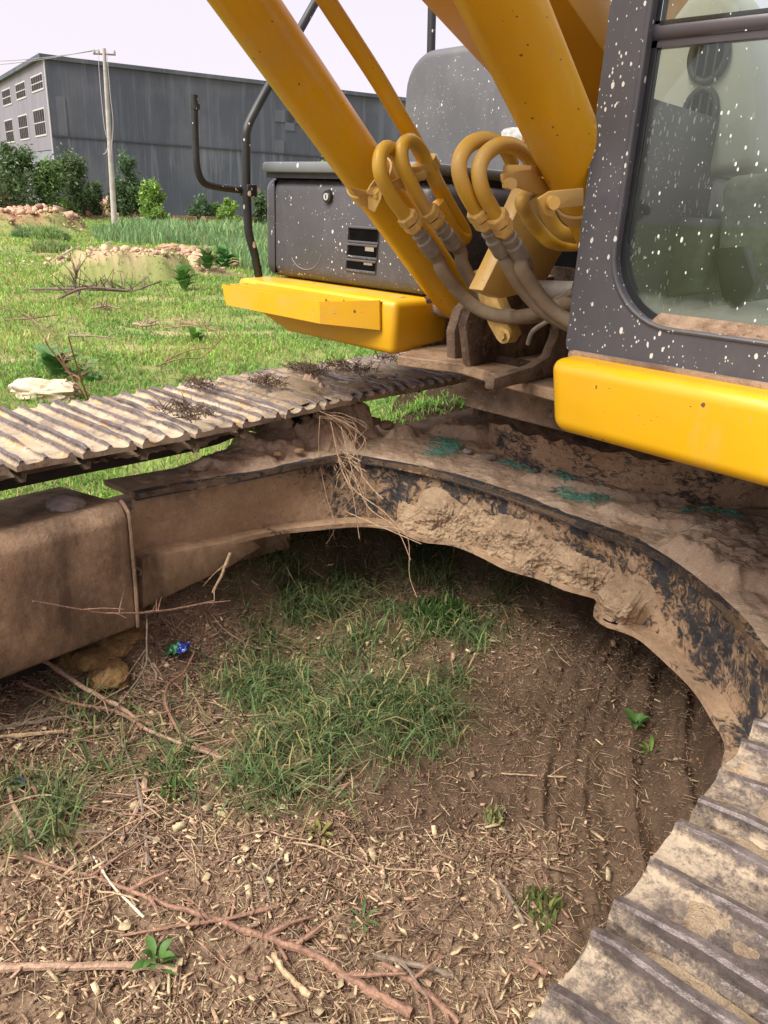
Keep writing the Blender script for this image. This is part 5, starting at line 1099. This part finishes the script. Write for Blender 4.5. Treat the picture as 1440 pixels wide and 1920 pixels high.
def wallq(C, u, s0, s1, z0, z1, out, th): # slab on a vertical plane, pushed outwards by out
    n_ = Vector((u.y, -u.x, 0));  n_ = n_ if n_.dot(Vector(CAM_POS)-C) > 0 else -n_
    a = Vector((C.x, C.y, 0)); A = a+u*s0+n_*out; B = a+u*s1+n_*out
    return MB().prism([(A.x, A.y, z0), (B.x, B.y, z0), (B.x, B.y, z1), (A.x, A.y, z1)], tuple(-n_*th))
def m_clad(name, c, streak):
    m = NT(name, .6, 0, .4); v = m.mix(m.rng(m.noise(.5, 5, .65, (1, 1, .22)), .3, .72), tuple(k*.82 for k in c), tuple(k*1.2 for k in c))
    v = m.mix(m.math('MULTIPLY', m.rng(m.noise(2.6, 4, .6, (1, 1, .06)), .52, .72), streak), v, (.20, .215, .24)); v = m.mix(m.math('MULTIPLY', m.rng(m.noise(.25, 3), .5, .7), .25), v, (.2, .21, .23)); m.col(v)
    m.bump(m.math('SINE', m.math('MULTIPLY', m.math('ADD', m.xyz(m.pos, 0), m.math('MULTIPLY', m.xyz(m.pos, 1), 1.0)), 18)), .08, .02); return m.m
CL1 = m_clad('grey_cladding', (.070, .079, .100), .35); CL2 = m_clad('grey_cladding_lower', (.066, .077, .098), .6); CL3 = m_clad('pale_facade', (.20, .185, .215), .2)
H(wallq(C0, u1, 0, 75, hs_-.0, hr_-.25, 0, .3).build('upper_wall', CL1)); H(wallq(C0, u1, 0.02, 75, -1, hs_-.05, .10, .4).build('lower_wall', CL2))
H(wallq(C0, u1, -.1, 75, hr_-.25, hr_, .18, .5).build('roof_edge', CL1)); H(wallq(C0, u1, 0, 75, hs_-.06, hs_+.03, .16, .1).build('wall_ledge', m_flat('ledge', (.05, .055, .06))))
s0, z0 = vplane(0, 150, C0, u2); sl_ = (hr_-z0)/s0
n_ = Vector((u2.y, -u2.x, 0)); n_ = n_ if n_.dot(Vector(CAM_POS)-C0) > 0 else -n_
A = Vector((C0.x, C0.y, 0)); B = A+u2*24
H(MB().prism([(A.x, A.y, hs_-.9), (B.x, B.y, hs_-.9), (B.x, B.y, hr_-.2-sl_*24), (A.x, A.y, hr_-.2)], tuple(-n_*.3)).build('gable_wall', CL3))
H(MB().prism([(A.x, A.y, -1), (B.x, B.y, -1), (B.x, B.y, hs_-.95), (A.x, A.y, hs_-.95)], tuple(-n_*.4)).build('gable_plinth', m_clad('pale_plinth', (.2, .21, .245), .5)))
A2, B2 = A+n_*.3, B+n_*.3
H(MB().prism([(A2.x, A2.y, hr_-.2), (B2.x, B2.y, hr_-.2-sl_*24), (B2.x, B2.y, hr_+.08-sl_*24), (A2.x, A2.y, hr_+.08)], tuple(-n_*2)).build('roof_verge', CL1))
H(MB().prism([(C0.x, C0.y, hr_-.02), (B.x, B.y, hr_-sl_*24), (B.x+u1.x*75, B.y+u1.y*75, hr_-sl_*24), (C0.x+u1.x*75, C0.y+u1.y*75, hr_-.02)], (0, 0, .06)).build('roof', CL1))
H(wallq(C0, u2, -.02, .28, -1, hr_-.3, .03, .05).build('corner_post', m_flat('corner_trim', (.35, .34, .36))))
WF = m_flat('window_white', (.48, .44, .43), .6); WG = m_flat('window_glass', (.035, .034, .036), .8, amp=.3, sc=1, bump=0, spec=.1)
for q in [((160, 290), (230, 352)), ((80, 328), (140, 395)), ((10, 360), (64, 430)), ((172, 462), (246, 592)), ((94, 492), (156, 612)), ((24, 515), (80, 628)), ((-46, 540), (8, 640)), ((-62, 390), (-6, 452))]:
    (xa, ya), (xb, yb) = [(a/2.769, b/2.769+40) for a, b in q]; sa, za = vplane(xa, ya, C0, u2); sb_, zb_ = vplane(xb, yb, C0, u2); sa, sb_ = max(sa, sb_), min(sa, sb_)
    wf = H(wallq(C0, u2, sb_, sa, zb_, za, .04, .10).build('window', WF)); wf_off = wf
    def sub(o, p=wf): o.parent = p; o.location = -Vector((C0.x, C0.y, 0))-p.location if False else Vector((0, 0, 0)); return o
    nb = 5; wd = (sa-sb_-.16)/nb
    for k in range(nb):
        for (v0, v1) in ((zb_+.12, (za+zb_)/2-.04), ((za+zb_)/2+.04, za-.1)):
            sub(wallq(C0, u2, sb_+.08+k*wd+.05, sb_+.08+(k+1)*wd-.05, v0, v1, .055, .02).build('window_glazing', WG))
for q in [((515, 205), (560, 232)), ((515, 262), (533, 305)), ((534, 205), (552, 246)), ((104, 180), (128, 255))]:
    (xa, ya), (xb, yb) = q; sa, za = vplane(xa, ya, C0, u1); sb_, zb_ = vplane(xb, yb, C0, u1)
    H(wallq(C0, u1, min(sa, sb_), max(sa, sb_), min(za, zb_), max(za, zb_), .05, .06).build('patched_sheet', m_clad('patch', (.10, .11, .13), .2)))
# power pole
PP = dist_pt(213, 400, 46); pb = Vector((PP.x, PP.y, ground_at(PP.x, PP.y)-.3)); tp_ = dist_pt(195, 92, 46); pz_ = zline(PP, 90)
pole = empty('power_pole', pb); tag(pole, 'pale concrete power pole standing before the dark hall', 'pole')
def Q(mb, name, m, par=pole, org=None): o = mb.build(name, m, smooth=50); o.parent = par; o.location = -Vector(org or pb); return o
CON = m_flat('pale_concrete', (.40, .37, .33), .9, sc=3, amp=.2)
topv = Vector((tp_.x, tp_.y, pz_))
Q(MB().tube([pb, pb.lerp(topv, .5), topv], [.155, .12, .085], 16), 'pole_shaft', CON)
ca = (RGT*1.0); cav = Vector((ca[0], ca[1], 0)).normalized(); t0 = topv-Vector((0, 0, .25))
Q(MB().tube([t0-cav*.55, t0+cav*.55], .045, 8), 'crossarm', m_flat('rusty_steel', (.16, .12, .11)))
for s_ in (-.5, -.28, .5): Q(MB().tube([t0+cav*s_, t0+cav*s_+Vector((0, 0, .08)), t0+cav*s_+Vector((0, 0, .2))], [.05, .07, .03], 10), 'insulator', m_flat('porcelain', (.4, .34, .3), .3))
W1 = m_flat('cable', (.25, .24, .25))
far_ = dist_pt(-260, 80, 80); far_.z = zline(far_, 78)
for k, s_ in enumerate((-.5, -.28)):
    a = t0+cav*s_+Vector((0, 0, .15)); b = far_+Vector((0, 0, -.0+k*.6)); Q(MB().tube([a.lerp(b, t)-Vector((0, 0, 1.1*math.sin(math.pi*t))) for t in np.linspace(0, 1, 16)], .018, 5), 'overhead_wire', W1)
zc = lambda py, dx: (lambda P: Vector((P.x, P.y, P.z)))(dist_pt(205+dx, py, 45.7))
Q(MB().tube([dist_pt(184, 96, 45.7), dist_pt(187, 150, 45.7), dist_pt(193, 215, 45.7), dist_pt(197, 245, 45.7), dist_pt(202, 262, 45.7)], .014, 5, sm=5), 'hanging_cable', WF)
Q(MB().tube([dist_pt(200, 94, 45.7), dist_pt(207, 180, 45.7), dist_pt(212, 230, 45.7), dist_pt(208, 290, 45.7)], .014, 5, sm=5), 'hanging_cable', WF)
Q(MB().tube([dist_pt(205, 268, 45.7), dist_pt(199, 285, 45.7), dist_pt(194, 289, 45.7)], .02, 5, sm=4), 'cable_tail', WF)
# brick walls
BRK = m_flat('red_brick', (.34, .17, .11), .9, sc=6, amp=.3, bump=.3); 
def bwall(pa, pb_, d0, d1, h, label):
    A, B = dist_pt(pa, 400, d0), dist_pt(pb_, 400, d1); A.z = B.z = 0; u = (B-A); L = u.length; u.normalize(); n_ = Vector((-u.y, u.x, 0)); root = empty('brick_wall', A); tag(root, label, 'wall')
    mb = MB(); hh = .18; c_ = 0
    for r_i in range(int(h/hh)):
        s_ = 0 if r_i % 2 == 0 else -.3
        while s_ < L-.3:
            e = min(L, s_+.57); p = A+u*max(0, s_)+Vector((0, 0, r_i*hh)); q2 = A+u*e+Vector((0, 0, r_i*hh)); j = rnd(-.015, .015)
            if not (r_i == int(h/hh)-1 and random.random() < .3): mb.prism([p+n_*j, q2+n_*j, q2+n_*(.25+j), p+n_*(.25+j)], (0, 0, hh-.03))
            s_ += .6
    o = mb.build('brick_courses', BRK, smooth=None, kind='stuff'); o.parent = root; o.location = -A
bwall(300, 560, 48, 58, .62, 'low red brick wall running along the foot of the dark hall')
bwall(-90, 22, 50, 50, 1.5, 'broken red brick wall behind the left trees')
bwall(60, 170, 53, 53, 1.0, 'short red brick wall between the shrubs left of the pole')
# shrubs and small trees
def shrub(px, top, bot, wpx, d, col, label, n=2600, cat='shrub', seed=1):
    base = dist_pt(px, bot, d); base.z = ground_at(base.x, base.y); zt_ = zline(base, top); Ht = zt_-base.z; Rw = wpx/2/1500*d*1.2; n = int(n*1.7); root = empty('shrub', base); tag(root, label, cat)
    rg = np.random.default_rng(seed); nc = 26; cc = []
    for k in range(nc):
        t = rg.uniform(.12, 1.0); a = rg.uniform(0, 6.28); rr_ = Rw*(1-.68*t**2.2)*rg.uniform(.1, .9); cc.append((rr_*math.cos(a), rr_*math.sin(a), Ht*(t*.93), Rw*rg.uniform(.14, .42)))
    mb = MB()
    for (a, b, c_, r_) in cc[:14]: mb.tube([(0, 0, 0), (a*.3, b*.3, c_*.55), (a, b, c_)], [.05, .03, .01], 5)
    st_ = mb.build('trunk', m_trunk, smooth=50); st_.parent = root
    cc = np.array(cc); i = rg.integers(0, nc, n); v = rg.normal(0, 1, (n, 3)); v /= np.linalg.norm(v, axis=1)[:, None]; P = cc[i, :3]+v*cc[i, 3:4]*rg.uniform(.2, 1.0, (n, 1))**.8*rg.choice([1, 1, 1.45], (n, 1))*np.array([1, 1, 1.25]); P[:, 2] = np.abs(P[:, 2])
    s_ = rg.uniform(.045, .10, n)*d/50; a_ = rg.normal(0, 1, (n, 3)); a_[:, 2] = a_[:, 2]*.6+.6; a_ /= np.linalg.norm(a_, axis=1)[:, None]; b_ = np.cross(a_, rg.normal(0, 1, (n, 3))); b_ /= np.linalg.norm(b_, axis=1)[:, None]
    V = np.stack([P-a_*s_[:, None]*1.5, P+b_*s_[:, None]*.6, P+a_*s_[:, None]*1.5, P-b_*s_[:, None]*.6], 1).reshape(-1, 3); F = np.arange(n*4).reshape(-1, 4)
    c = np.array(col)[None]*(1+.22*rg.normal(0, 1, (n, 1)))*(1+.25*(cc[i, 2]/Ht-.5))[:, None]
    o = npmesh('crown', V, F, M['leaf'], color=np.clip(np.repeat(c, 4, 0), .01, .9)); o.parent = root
m_trunk = m_flat('shrub_wood', (.14, .10, .07), .9)
SD, SM, SB = (.09, .14, .055), (.12, .20, .06), (.21, .34, .07)
for k, (px, top, bot, w_, d, col, lab, n) in enumerate([
    (40, 272, 392, 96, 50, SD, 'tallest leafy shrub at the left end of the hall', 4200), (98, 305, 395, 72, 50, SM, 'rounded shrub standing at the hall corner', 2600), (147, 300, 396, 80, 52, SD, 'dark shrub right of the hall corner', 3200),
    (12, 315, 392, 40, 54, SD, 'dark shrub squeezed behind the tallest shrub at the picture edge', 1600), (180, 342, 396, 44, 54, SD, 'low dark shrub just left of the concrete pole', 1500),
    (245, 292, 402, 56, 52, (.09, .155, .065), 'thin tall shrub right of the concrete pole', 2400), (285, 342, 412, 58, 48, SB, 'bright yellow-green shrub right of the concrete pole', 3000), (222, 350, 402, 40, 55, SD, 'small dark shrub behind the foot of the pole', 1400),
    (378, 372, 408, 48, 52, (.09, .15, .07), 'low grey-green shrub against the hall', 1200), (430, 372, 412, 34, 50, SB, 'small bright shrub against the hall left of the handrail', 1200), (405, 382, 410, 32, 52, SM, 'tiny shrub between the two low ones by the hall', 700), (487, 365, 412, 40, 52, SD, 'shrub seen just behind the handrail', 1400),
    (570, 303, 420, 50, 50, SM, 'shrub peeping over the left end of the tool box lid', 2200), (612, 300, 420, 44, 50, SB, 'bright shrub peeping over the tool box beside the cylinder', 2000), (120, 372, 396, 30, 50, SB, 'little bright bush at the foot of the dark shrubs', 700)]):
    shrub(px, top, bot, w_, d, col, lab, n, seed=k+5)
